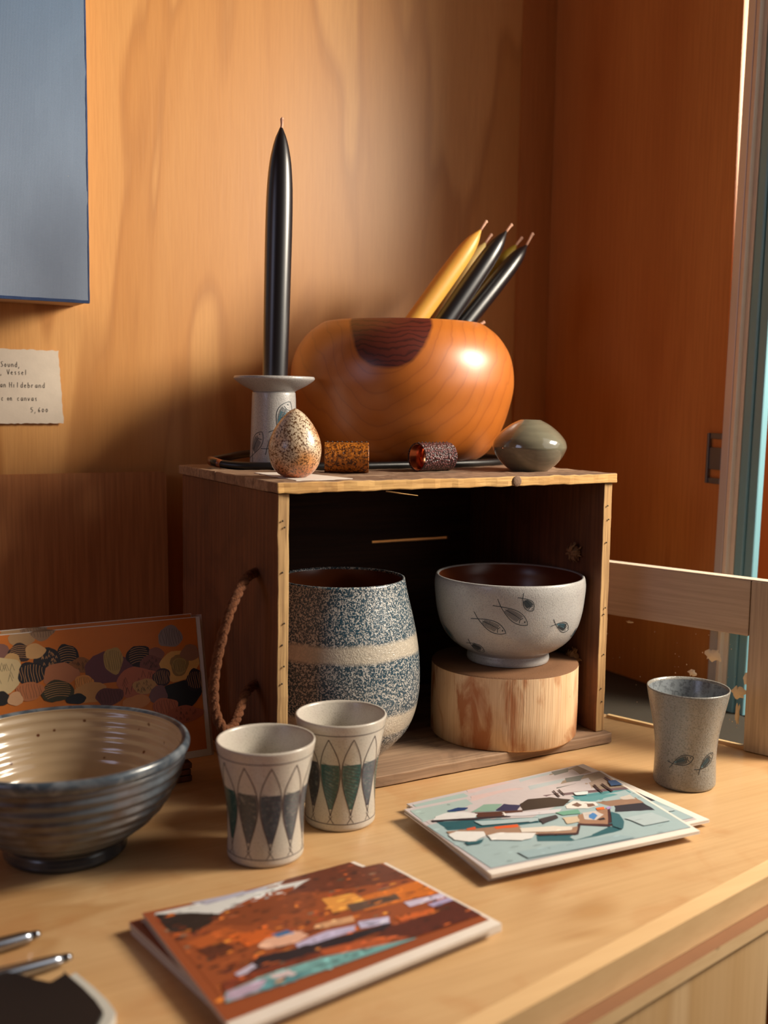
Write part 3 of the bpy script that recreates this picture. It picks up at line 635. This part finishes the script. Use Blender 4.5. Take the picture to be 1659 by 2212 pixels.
# black cord ring lying round the bowl and the holder
cp = [(.396, 1.062, .3045), (.405, 1.045, .3025), (.4268, 1.028, .3015), (.480, 1.008, .3014), (.541, 1.000, .3014), (.600, .999, .3014), (.650, 1.002, .3014), (.705, 1.012, .3014), (.752, 1.030, .3014), (.785, 1.062, .3016), (.783, 1.100, .302)]
cp += [(.755, 1.135, .303), (.70, 1.175, .3045), (.62, 1.2, .306), (.53, 1.19, .308), (.461, 1.135, .3085), (.425, 1.098, .3070), (.402, 1.078, .3055)]
CPV = [Vector(p) for p in cp]; Q = []; N = len(CPV)
for i in range(N):
    a, b, c, d_ = CPV[(i - 1) % N], CPV[i], CPV[(i + 1) % N], CPV[(i + 2) % N]
    for k in range(6):
        t = k / 6; Q.append(.5 * (2 * b + (c - a) * t + (2 * a - 5 * b + 4 * c - d_) * t * t + (-a + 3 * b - 3 * c + d_) * t ** 3))
og = Vector((.6, 1.08, .301))
neck = thing('cord_necklace', 'thick black rubber cord loop lying around the wooden bowl and candle holder', 'necklace', og)
MB().tube([q - og for q in Q], .0044, 12, closed=True).build('cord', m_black, neck)
MB().tube([Vector(p) - og for p in ((.400, 1.082, .3060), (.3955, 1.066, .3048), (.400, 1.049, .3030))], [.0040, .0050, .0044], 12).build('clasp', m_brown_clasp, neck)

# leather napkin rings
def cuff(name, label, c, ang, R0, Lc, mat, lining):
    t = thing(name, label, 'napkin ring', (c[0], c[1], ZT + .0008 + R0), ang, 'leather napkin rings on the crate')
    o_ = MB().lathe([(R0, -Lc / 2), (R0, -Lc / 2 + .001), (R0, 0), (R0, Lc / 2 - .001), (R0, Lc / 2), (R0 - .0012, Lc / 2), (R0 - .0012, -Lc / 2), (R0, -Lc / 2)], 64)
    o_.build('leather_band', mat, t, rot=(0, pi / 2, 0))
    MB().lathe([(R0 - .0013, -Lc / 2 + .001), (R0 - .0013, Lc / 2 - .001), (R0 - .002, Lc / 2 - .001), (R0 - .002, -Lc / 2 + .001), (R0 - .0013, -Lc / 2 + .001)], 64).build('lining', lining, t, rot=(0, pi / 2, 0))
    st = MB(); k = 9
    for i in range(k):
        x = -Lc / 2 + Lc * (i + .5) / k
        st.tube([(x - .0016, -.001, R0 + .0001), (x, 0, R0 + .0007), (x + .0016, .001, R0 + .0001)], .0004, 6)
    st.build('stitching', m_black, t)
cuff('napkin_ring', 'amber brown leather napkin ring lying beside the speckled egg', (.5000, .9560), radians(-27), .0156, .0450, m_amber, m_brown_clasp)
cuff('napkin_ring', 'plum fish-scale leather napkin ring with copper lining in front of the wooden bowl', (.6030, .9540), radians(8), .0152, .0440, m_plum, m_copper)

# ------------------------------------------------------------------ inside the crate
pot = smooth_prof([(.040, 0), (.050, .004), (.0615, .015), (.0705, .026), (.0775, .042), (.0812, .060), (.0822, .077), (.0812, .100), (.0785, .120), (.0745, .140), (.0700, .158), (.0668, .172), (.0655, .1790)], 8)
PC = (.488, .942)
turned('banded_vessel', 'tall rounded stoneware vessel with blue and cream salt-glazed bands inside the crate', 'vessel', PC, .0118,
       [(0, 0)] + pot + [(.0650, .1812), (.0632, .1812), (.0620, .179, 1), (.0640, .165, 1), (.074, .11, 1), (.074, .05, 1), (.05, .012, 1), (0, .01, 1)], [m_pot, m_brownin], 128)
LC = (.6795, .9185)
lg = thing('log_round', 'sawn log round with peeled pale bark-free sides under the fish bowl', 'log', (LC[0], LC[1], .0118), facing(LC))
lw = lambda a, z: .010 * sin(2 * a + .6) + .005 * sin(5 * a)
MB().lathe([(0, 0), (.078, 0), (.0796, .002), (.0802, .03), (.0800, .06), (.0798, .0775)], 120, wob=lw).build('peeled_side', m_log, lg)
MB().lathe([(.0798, .0775), (.0790, .0790), (.06, .0794), (.03, .0791), (0, .0792)], 120, wob=lw).build('sawn_end', m_logtop, lg)['label'] = 'rough brown sawn end'
bp = smooth_prof([(.0445, 0), (.0452, .003), (.0445, .0075), (.0450, .0105), (.0560, .0165), (.0665, .0255), (.0745, .0385), (.0790, .054), (.0812, .070), (.0822, .083), (.0815, .0905), (.0805, .0935)], 8)
FC = (.6845, .9200)
def fishes(m):
    f = lambda u, z: wrap(bp, u, z, .00025)
    for (px, py, L_, H_, an, sd) in ((-40, 78, .040, .013, -24, 1), (5, 53, .041, .013, -34, 2), (35, 30, .021, .011, -50, 3), (106, 84, .028, .012, -22, 4), (-66, 133, .024, .010, -28, 5), (-125, 117, .040, .014, -42, 6), (135, 112, .020, .010, 18, 8)):
        z_ = (190 - 7 - py) / 1947 * 1.0 - .0015; r_ = rad_at(bp, z_); u_ = r_ * math.asin(max(-.97, min(.97, px / 1947 / r_)))
        fish(m, f, u_, z_, L_, H_, radians(an), wash=2 if sd in (4, 6, 8) else None, seed=sd)
turned('fish_bowl', 'grey glazed footed bowl with scratched fish standing on the log round in the crate', 'bowl', FC, .0118 + .0800, [(0, .002), (.040, 0)] + bp + [(.0790, .0940), (.0775, .0925, 3), (.077, .08, 3), (.072, .045, 3), (.05, .018, 3), (0, .012, 3)],
       [m_fishglaze, m_ink, m_inkblue, m_brownin], 128, extra=fishes)

# ------------------------------------------------------------------ tumblers
cupp = smooth_prof([(.0300, 0), (.0313, .0025), (.0312, .010), (.0310, .0216), (.0316, .040), (.0340, .059), (.0368, .074), (.0388, .086), (.0402, .0935), (.0404, .0955)], 6)
cupin = [(.0398, .0968), (.0386, .0966), (.0378, .0945, 5), (.0362, .085, 5), (.0325, .060, 5), (.0292, .040, 5), (.0285, .012, 5), (.025, .006, 5), (0, .005, 5)]
m_dkteal = glaze('dark_teal_glaze', (44, 86, 84), (112, 128, 120), 300, .5, .75, .32, .2, (70, 100, 96), .6); m_char = glaze('charcoal_teal_glaze', (66, 68, 76), (120, 118, 116), 300, .5, .75, .32, .2, (96, 92, 104), .6); m_palegreen = plain('sage_glaze', (150, 158, 136), .35, .1)
def lenses(N, off, seed, blur=0):
    R = random.Random(seed)
    def ex(m):
        f = lambda u, z: wrap(cupp, u, z, .0002); f2_ = lambda u, z: wrap(cupp, u, z, .00012)
        for k in range(N):
            an = off + 2 * pi * k / N
            if an > pi: an -= 2 * pi
            def half(z):
                t = (z - .014) / (.084 - .014); return .275 * max(0, sin(pi * max(0, min(1, t)) ** 1.15)) * .98
            zs = [.014 + .070 * i / 22 for i in range(23)]
            for s_ in (-1, 1):
                ribbon(m, [((an + s_ * half(z)) * rad_at(cupp, z), z) for z in zs], .0007, f, 1)
            ribbon(m, [((an - .05) * .031, .014), ((an + .09) * .031, .0075)], .0005, f, 1); ribbon(m, [((an + .05) * .031, .014), ((an - .09) * .031, .0075)], .0005, f, 1)
            zt = .061 + R.uniform(-.001, .001); zz = [.020 + (zt - .020) * i / 10 for i in range(11)]
            mi = R.choice((2, 2, 3))
            for z0, z1 in zip(zz, zz[1:]):
                vs = []
                for z in (z0, z1):
                    h_ = half(z) * .93; r_ = rad_at(cupp, z)
                    for q in range(7): vs.append(f2_((an - h_ + 2 * h_ * q / 6) * r_, z))
                m.add(vs, [(q, q + 1, q + 8, q + 7) for q in range(6)], mi, smooth=True)
            for q in range(12):
                z = .026 + q * .003; h_ = half(z) * .8; r_ = rad_at(cupp, z)
                ribbon(m, [((an - h_) * r_, z + .003), ((an + h_) * r_, z - .002)], .00035, f, 1 if mi == 2 else 2)
        for z in (.0875, .0068):
            ribbon(m, [(t / 60 * 2 * pi * rad_at(cupp, z), z) for t in range(61)], .0006, f, 1)
    return ex
cupmats = [m_cupglaze, m_incise, m_dkteal, m_char, m_palegreen, m_cupglaze]
tg = 'pale tumblers with leaf pattern'
turned('ceramic_tumbler', 'pale leaf-patterned tumbler in front, nearest the sunset cards', 'cup', (.3312, .7695), .0006, [(0, .001), (.027, 0)] + cupp + cupin, cupmats, 96, lenses(11, .12, 3), tg)
turned('ceramic_tumbler', 'pale leaf-patterned tumbler standing behind, against the crate front', 'cup', (.4179, .8041), .0006, [(0, .001), (.027, 0)] + cupp + cupin, cupmats, 96, lenses(11, .30, 8), tg)
c3 = smooth_prof([(.0285, 0), (.0300, .003), (.0298, .012), (.0294, .026), (.0300, .042), (.0322, .058), (.0355, .074), (.0382, .087), (.0397, .0955)], 6)
def cfish(m):
    f = lambda u, z: wrap(c3, u, z, .0002)
    fish(m, f, -.004, .030, .026, .010, radians(24), wash=2, seed=4); fish(m, f, .021, .029, .026, .010, radians(42), wash=2, seed=6)
turned('fish_tumbler', 'grey salt-glazed tumbler with blue scratched fish, alone at the right of the worktop', 'cup', (.7619, .7276), .0006,
       [(0, .001), (.026, 0)] + c3 + [(.0395, .0968), (.0384, .0966), (.0375, .094, 3), (.033, .07, 3), (.0275, .042, 3), (.0265, .01, 3), (0, .006, 3)], [m_greycup, m_ink, m_inkblue, m_greyin], 96, cfish)
# large ribbed bowl, left
def rib(pts):
    P = smooth_prof(pts, 10); out = []
    for r, z in P: out.append((r + (.0009 * sin(z * 2 * pi / .0088) if .018 < z < .078 else 0), z))
    return out
bb = rib([(.0475, 0), (.0495, .003), (.0485, .008), (.0480, .0125), (.0560, .0175), (.0670, .025), (.0780, .036), (.0870, .049), (.0930, .062), (.0965, .074), (.0985, .082)])
rimp = smooth_prof([(.0985, .082), (.1005, .0850), (.1012, .0885), (.1000, .0915), (.0975, .0925), (.0950, .0905)], 5)
inn = []
for k in range(60):
    t = k / 59; r = .0950 * cos(t * pi / 2) ** .75 if k < 59 else 0; z = .0905 - .0785 * sin(t * pi / 2) ** 1.25
    inn.append((max(r + .0006 * sin(z * 2 * pi / .0085), 0) if k < 59 else 0, z, 2))
pf = [(0, .004, 3), (.040, .003, 3), (.044, 0, 3)] + [(r, z, 3 if z < .013 else 0) for r, z in bb] + [(r, z, 1) for r, z in rimp] + inn
turned('ribbed_bowl', 'large blue-grey ribbed stoneware bowl with speckled cream inside, at the left', 'bowl', (.1885, .852), .0006, pf, [m_bigout, m_bigrim, m_bigin, m_footdark], 144)

# ------------------------------------------------------------------ left: board, stand, orange art cards
bo = thing('plywood_board', 'reddish brown plywood board with rounded corners leaning on the back wall', 'board', (.15, 1.245, .0)); bo.rotation_euler = (0, 0, 0)
def rrect(x0, x1, z0, z1, r):
    o_ = []
    for cx, cz, a0 in ((x1 - r, z1 - r, 0), (x0 + r, z1 - r, 90), (x0 + r, z0 + r, 180), (x1 - r, z0 + r, 270)):
        for k in range(5): a = radians(a0 + 90 * k / 4); o_.append((cx + r * cos(a), cz + r * sin(a)))
    return o_
m = MB().prism(rrect(-.25, .255, 0, .2815, .006), -.009, 0)
m.build('board_panel', m_board, bo, rot=(pi / 2 - radians(2.2), 0, 0), loc=(0, -.005, .0006), bevel=.0008)
R = random.Random(2); m = MB()
MB().lathe([(0, .0015), (.0022, .0012), (.0026, 0)], 14).build('small_screw', m_aludark, bo, loc=(-.118, -.0158, .196), rot=(pi / 2, 0, 0))
st = thing('slatted_stand', 'low dark stack of wooden slats propping up the orange art cards', 'stand', (.232, .975, 0))
for k in range(3): MB().box(-.10, .1005 - .001 * (k % 2), -.022, .022, .0008 + k * .0062, .0008 + k * .0062 + .0052, n=(8, 1, 1), jit=.0004, seed=k).build('slat', m_crate, st, bevel=.0006)

ART_B = Vector((.3588, .957, .0195)); AS = 1.029; up_ = Vector((0, .034, .1317)).normalized(); tilt = atan2(.034, .1317)
def art_card(name, label, dx, dz, dy, w_, h_, mat, grp, th=.0012):
    t = thing(name, label, 'art card', ART_B + Vector((dx, dy, dz)), 0, grp); t.rotation_euler = (-tilt, 0, 0)
    b = MB().box(-w_ * AS, 0, 0, th, 0, h_ * AS); b.build('card_sheet', mat, t, bevel=.0002)
    return t
def outline(cx, cz, rx, rz, R, n=26, rough=.07):
    ph = [R.uniform(0, 6.28) for _ in range(4)]
    o_ = []
    for i in range(n):
        a = 2 * pi * i / n
        k = 1 + rough * (sin(3 * a + ph[0]) + .6 * sin(5 * a + ph[1])) + R.uniform(-.03, .03)
        o_.append((cx + rx * k * cos(a), cz + rz * k * sin(a)))
    return o_
def picture(parent, x0, x1, z0, z1):
    """flat printed picture of many overlapping patches, clipped to its rectangle"""
    R = random.Random(12); m = MB(); y = -.0003; x0, x1, z0, z1 = x0 * AS, x1 * AS, z0 * AS, z1 * AS
    cl = lambda p: (max(x0, min(x1, p[0])), max(z0, min(z1, p[1])))
    m.add([(x0, y, z0), (x1, y, z0), (x1, y, z1), (x0, y, z1)], [(0, 1, 2, 3)], 0, lin((214, 118, 36)))
    for i, (x, z, rx, rz, c, s) in enumerate(BLOBS):
        x, z, rx, rz = x * AS / 1000, z * AS / 1000, rx * AS / 1000, rz * AS / 1000; y = -.0004 - i * .000012
        P = [cl(p) for p in outline(x, z, rx, rz, R)]
        m.add([(x, y, z)] + [(a, y, b) for a, b in P], [(0, 1 + (k + 1) % len(P), 1 + k) for k in range(len(P))], 0, lin(c))
        yy = y - .000008; lc = lin((220, 160, 100)) if sum(c) < 170 else lin(tuple(v * .55 for v in c))
        f = lambda u, w__: Vector((max(x0, min(x1, u)), yy, max(z0, min(z1, w__))))
        k0 = len(m.f)
        if s == 1:
            for k in range(9):
                q = -0.8 + 1.6 * k / 8; h = .78 * sqrt(max(0, 1 - q * q)); ph = R.uniform(0, 3)
                ribbon(m, [(x + rx * (q + .07 * sin(4 * t / 6 + ph)), z + rz * h * (t / 3 - 1)) for t in range(7)], .00035, f, 0)
        elif s == 2:
            for k in range(7):
                q = -.6 + 1.2 * k / 6; h = .8 * sqrt(max(0, 1 - q * q))
                ribbon(m, [(x + rx * h * (t / 3 - 1), z + rz * (q + .2 * cos((t / 3 - 1) * 1.5))) for t in range(7)], .00035, f, 0)
        elif s in (3, 4):
            for k in range(20 if s == 3 else 14):
                a = R.uniform(0, 6.28); q = sqrt(R.random()) * .75; px, pz = x + rx * q * cos(a), z + rz * q * sin(a); d_ = .0014 if s == 3 else .0034
                ribbon(m, [(px - d_ * .6, pz - d_), (px, pz + d_), (px + d_ * .6, pz - d_)], .0004, f, 0)
        for q in range(k0, len(m.f)): m.c[q] = lc
    m.build('printed_picture', m_print, parent)
ag = 'art cards propped at the left'
t = art_card('envelope', 'blank grey-white envelope sticking out to the right behind the orange art cards', 0, 0, .0060, .20, .1360, m_env, None); t['category'] = 'envelope'
t = art_card('art_card', 'orange illustrated art card tucked behind the front one, showing only its top edge', -.012, .004, .0032, .20, .1345, m_paper, ag); picture(t, -.198, -.001, .010, .1338)
t = art_card('art_card', 'orange card printed with overlapping dark and pink rounded shapes, behind the ribbed bowl', -.0045, .0025, 0, .21, .1330, m_paper, ag); picture(t, -.208, -.0045, .0065, .1322)

# ------------------------------------------------------------------ painting and handwritten card on the back wall
pt = thing('canvas_painting', 'blue-grey painted canvas hanging at the top left of the back wall', 'painting', (.3025, YB, .4766))
m = MB(); m.box(-.55, 0, -.066, -.0305, 0, .55)
m = MB()
m.box(-.55, 0, -.066, -.064, 0, .55, n=(40, 1, 40), jit=.0004, js=30)
m.build('painted_face', m_canvas, pt, bevel=.001)
m = MB(); m.box(-.55, .0004, -.0662, -.0615, -.0010, .0022, n=(60, 1, 1), jit=.0003, js=200); m.box(-.0010, .0006, -.0662, -.0610, 0, .55, n=(1, 1, 60), jit=.0003, js=200)
m.build('dark_edge_line', m_canvasedge, pt)
m = MB(); m.box(-.55, -.0006, -.064, -.001, .0004, .018); m.box(-.018, -.0006, -.064, -.001, .018, .55); m.build('stretcher_side', m_canvasside, pt)

nc = thing('wall_card', 'torn-edged white paper card with handwriting pinned to the back wall', 'card', (.215, YB - .004, .340))
R = random.Random(9)
top = [(-.09 + .1566 * i / 44, .0850 - .0006 * (i / 44) + R.uniform(-.0007, .0007)) for i in range(45)]
rt = [(.0660 + .0052 * (1 - k / 24) + R.uniform(-.0005, .0005), .0846 * k / 24) for k in range(24)]
bt = [(-.09 + .160 * i / 44, -.0006 * (1 - i / 44) + R.uniform(-.0006, .0006)) for i in range(45)]
P = bt + rt + top[::-1]
m = MB().prism(P, 0, .0007); m.build('torn_paper', m_rag, nc, rot=(pi / 2, 0, 0))
G = {'S': [[(.8, .95), (.4, 1), (.2, .75), (.5, .5), (.7, .25), (.4, 0), (.1, .1)]],
 'o': [[(.4, .6), (.1, .3), (.4, 0), (.7, .3), (.4, .6)]], 'u': [[(.1, .6), (.15, .15), (.4, 0), (.65, .15), (.7, .6)]],
 'n': [[(.1, .6), (.1, 0)], [(.1, .45), (.45, .6), (.65, .45), (.7, 0)]],
 'd': [[(.7, .55), (.35, .6), (.1, .3), (.35, 0), (.7, .15)], [(.72, 1.05), (.7, 0)]], ',': [[(.3, .05), (.1, -.3)]],
 'l': [[(.3, 1.0), (.25, 0)]], 'V': [[(0, .95), (.4, 0), (.8, 1)]], 'e': [[(.1, .32), (.65, .35), (.4, .6), (.1, .3), (.35, 0), (.7, .1)]],
 's': [[(.65, .52), (.35, .6), (.2, .42), (.5, .28), (.55, .08), (.2, 0)]], 'a': [[(.65, .55), (.3, .58), (.1, .25), (.35, 0), (.65, .3)], [(.66, .6), (.72, 0)]],
 'H': [[(.1, 1), (.1, 0)], [(.8, 1), (.75, 0)], [(.1, .5), (.78, .52)]], 'i': [[(.3, .6), (.3, 0)], [(.32, .85), (.34, .88)]],
 'b': [[(.15, 1), (.1, 0), (.45, .02), (.7, .3), (.4, .58), (.12, .4)]], 'r': [[(.12, .6), (.12, 0)], [(.12, .4), (.35, .58), (.6, .5)]],
 'c': [[(.65, .5), (.35, .6), (.1, .3), (.35, 0), (.65, .1)]], 'v': [[(.05, .6), (.35, 0), (.68, .6)]],
 '5': [[(.7, .9), (.2, .9), (.15, .5), (.5, .55), (.65, .25), (.4, 0), (.1, .05)]], '6': [[(.6, .95), (.2, .5), (.15, .15), (.4, 0), (.65, .2), (.4, .45), (.18, .25)]],
 '0': [[(.4, .7), (.1, .35), (.4, 0), (.75, .35), (.4, .7)]]}
m = MB(); f = lambda u, z: Vector((u, -.0010, z))
def write(s, px0, px1, py, hgt=11.0):
    # px measured across the visible part of the card: 135 units wide, 158 high
    n_ = len(s); st_ = (px1 - px0) / n_; k = .0705 / 135; kz = .0852 / 158
    for i, ch in enumerate(s):
        for pl in G.get(ch, []):
            ribbon(m, [((px0 + (i + .02) * st_ + a * st_ * .86) * k, (915 - py + b * hgt + 0) * kz) for a, b in pl], .00046, f, 0, .0004)
write('Sound,', 3, 47, 796); write('l,', -4, 8, 812); write('Vessel', 16, 61, 812); write('an', 1, 15, 839); write('Hildebrand', 20, 98, 839)
write('c', 3, 9, 867); write('on', 15, 27, 867); write('canvas', 36, 81, 867); write('5,600', 64, 104, 891)
m.build('handwriting', m_pencil, nc)

# ------------------------------------------------------------------ greeting cards on the worktop
def card(name, label, F, Rr, T, L_, zb, print_, grp, th=.0012, seed=0, hl=None, inset=(.012, .93, .0, 1.0), gap=.0):
    """folded card: two leaves meeting at the left fold; corners F front, Rr right, T back, L_ left"""
    F, Rr, T, L_ = map(Vector, (F, Rr, T, L_)); og = Vector((F.x, F.y, 0))
    t = thing(name, label, 'greeting card', og, 0, grp)
    def leaf(nm, dz, k):
        N = 8; vs = []; fs = []
        for lay in (0, 1):
            for j in range(N + 1):
                for i in range(N + 1):
                    s, q = i / N, j / N
                    p = F * (1 - s) * (1 - q) + Rr * s * (1 - q) + T * s * q + L_ * (1 - s) * q
                    p = Vector((p.x, p.y, zb + max(p.z, 0) * k + dz + lay * th))
                    vs.append(p - og)
        M1 = (N + 1) ** 2; I = lambda i, j, l: l * M1 + j * (N + 1) + i
        for j in range(N):
            for i in range(N):
                fs.append((I(i, j, 1), I(i + 1, j, 1), I(i + 1, j + 1, 1), I(i, j + 1, 1)))
                fs.append((I(i, j, 0), I(i, j + 1, 0), I(i + 1, j + 1, 0), I(i + 1, j, 0)))
        for i in range(N):
            fs.append((I(i, 0, 0), I(i + 1, 0, 0), I(i + 1, 0, 1), I(i, 0, 1))); fs.append((I(i, N, 0), I(i, N, 1), I(i + 1, N, 1), I(i + 1, N, 0)))
            fs.append((I(0, i, 0), I(0, i, 1), I(0, i + 1, 1), I(0, i + 1, 0))); fs.append((I(N, i, 0), I(N, i + 1, 0), I(N, i + 1, 1), I(N, i, 1)))
        m = MB(); m.add(vs, fs); return m.build(nm, m_paper, t)
    leaf('back_leaf', 0, .15); leaf('front_leaf', th + .0004, 1.0)
    if print_:
        m = MB(); R = random.Random(seed)
        s0, s1, q0, q1 = inset
        def pt(s, q, lift):
            p = F * (1 - s) * (1 - q) + Rr * s * (1 - q) + T * s * q + L_ * (1 - s) * q
            return Vector((p.x, p.y, zb + p.z + th * 2 + .0004 + lift)) - og
        def patch(pl, c, lift):
            m.add([pt(min(s1, max(s0, a)), min(q1, max(q0, b)), lift) for a, b in pl], [tuple(range(len(pl)))[::-1]], 0, c)
        patch([(s0, q0), (s0, q1), (s1, q1), (s1, q0)], lin(print_[0][0]), .00015)
        lift = .0003; pal = [(96, 44, 26), (196, 96, 40), (60, 34, 26), (150, 78, 40), (112, 84, 66), (222, 128, 50), (80, 36, 30), (140, 60, 30)]
        for c, pl in print_:
            P = []
            for (a, b), (c_, d_) in zip(pl, pl[1:] + pl[:1]):
                for k in range(3):
                    P.append(((a + (c_ - a) * k / 3) / 1000 + R.uniform(-1, 1) * .0025, (b + (d_ - b) * k / 3) / 1000 + R.uniform(-1, 1) * .0025))
            patch(P, lin(c), lift); lift += .000012
            if hl:
                xs = [a for a, b in P]; zs = [b for a, b in P]; w_ = max(xs) - min(xs); h_ = max(zs) - min(zs)
                for k in range(int(hl * w_ * h_)):
                    a, b = R.uniform(min(xs), max(xs)), R.uniform(min(zs), max(zs))
                    inside = False
                    for (ax, ay), (bx, by) in zip(P, P[1:] + P[:1]):
                        if (ay > b) != (by > b) and a < (bx - ax) * (b - ay) / (by - ay + 1e-12) + ax: inside = not inside
                    if not inside: continue
                    w2, h2 = R.uniform(.006, .026), R.uniform(.003, .014); g = R.uniform(.62, 1.38) if print_ is SUNSET else R.uniform(.86, 1.1)
                    cc = tuple(min(255, v * g) for v in (R.choice(pal) if print_ is SUNSET and (c is print_[0][0] or R.random() < .25 and sum(c) < 420) else c))
                    patch([(a - w2, b), (a - w2 * .5, b - h2), (a + w2 * .6, b - h2 * .7), (a + w2, b + h2 * .2), (a, b + h2)], lin(cc), lift + R.random() * .000008)
                lift += .00001
        m.build('printed_picture', m_print, t)
    return t
hg = 'harbour greeting cards'; sg = 'sunset greeting cards'
card('greeting_card', 'plain white card at the bottom of the harbour card stack', (.4640, .6400, .0), (.6700, .6300, .0), (.690, .780, .0), (.478, .788, .0), .0004, None, None)
card('greeting_card', 'under harbour card of the stack, its white corner sticking out to the right', (.4900, .6480, .0), (.7010, .6372, .0), (.6880, .7930, .004), (.4790, .7905, .001), .0036, HARBOUR, None, seed=2, hl=60, inset=(.0, .955, .03, 1.0))
card('greeting_card', 'top harbour card with a teal boatyard scene, nearest the viewer in its stack', (.4609, .6320, .0), (.6685, .6178, .0), (.6870, .7650, .003), (.4665, .7735, .001), .0068, HARBOUR, None, seed=2, hl=160, inset=(.0, .985, .055, 1.0))
card('greeting_card', 'bottom card of the sunset stack, turned slightly and sticking out to the left', (.2190, .5420, .0), (.4270, .5720, .0), (.3960, .7000, .0), (.1960, .6905, .0), .0004, None, None)
card('greeting_card', 'middle card of the sunset stack with its treetops showing behind the top one', (.2180, .5480, .0), (.4240, .5800, .0), (.3800, .7060, .001), (.1955, .6930, .001), .0040, SUNSET, None, seed=5, hl=500, inset=(.0, .98, .03, 1.0))
card('greeting_card', 'top card of the sunset stack with an orange forest reflected in water', (.2105, .5335, .0), (.4215, .5650, .0), (.3950, .6812, .003), (.2040, .6900, .003), .0078, SUNSET, None, seed=5, hl=700, inset=(.0, .985, .07, 1.0))

# ------------------------------------------------------------------ tools at the lower left corner
def bar(label, P, r0, r1):
    P = [Vector(p) for p in P]; og = P[0]; t = thing('metal_rod', label, 'tool', og, 0, 'steel rods at the left front corner')
    d = P[1] - P[0]; n_ = d.normalized()
    MB().tube([Vector((0, 0, 0)), d * .5, d * .93, d], [r0, (r0 + r1) / 2, r1, r1 * .6], 14).build('shaft', m_steel, t)
    MB().tube([d - n_ * .001, d + n_ * .0035], [r1 * .8, r1 * .45], 12).build('tip', m_steel, t)
bar('polished steel rod pointing in from the left edge, the one farther from the dark tool', ((.035, .700, .0052), (.135, .7085, .0062)), .0078, .0042)
bar('polished steel rod pointing in from the left edge, right behind the dark tool', ((.030, .658, .0082), (.147, .6690, .0060)), .0080, .0040)
tp = [(x_ + .002, y_ + .010) for x_, y_ in ((.020, .670), (.103, .6546), (.112, .648), (.1225, .6335), (.129, .6265), (.1385, .632), (.1455, .6355), (.1515, .612), (.1550, .594), (.1560, .580), (.1475, .566), (.130, .545), (.02, .54))]
og = Vector((.1, .6, 0)); t = thing('flat_tool', 'dark flat metal tool with a pale rounded rim at the lower left corner', 'tool', og)
inn_ = [(.1 + (x - .1) * .93 , .6 + (y - .6) * .93) for x, y in tp]
MB().prism([(x - og.x, y - og.y) for x, y in tp], .0006, .0075).build('pale_rim', m_tooledge, t, bevel=.0016)
MB().prism([(x - og.x - (.0075 if x > .143 else .001), y - og.y) for x, y in tp[:-1]] + [(.02 - og.x, .54 - og.y)], .0076, .0105).build('dark_face', m_tool, t, bevel=.0012)
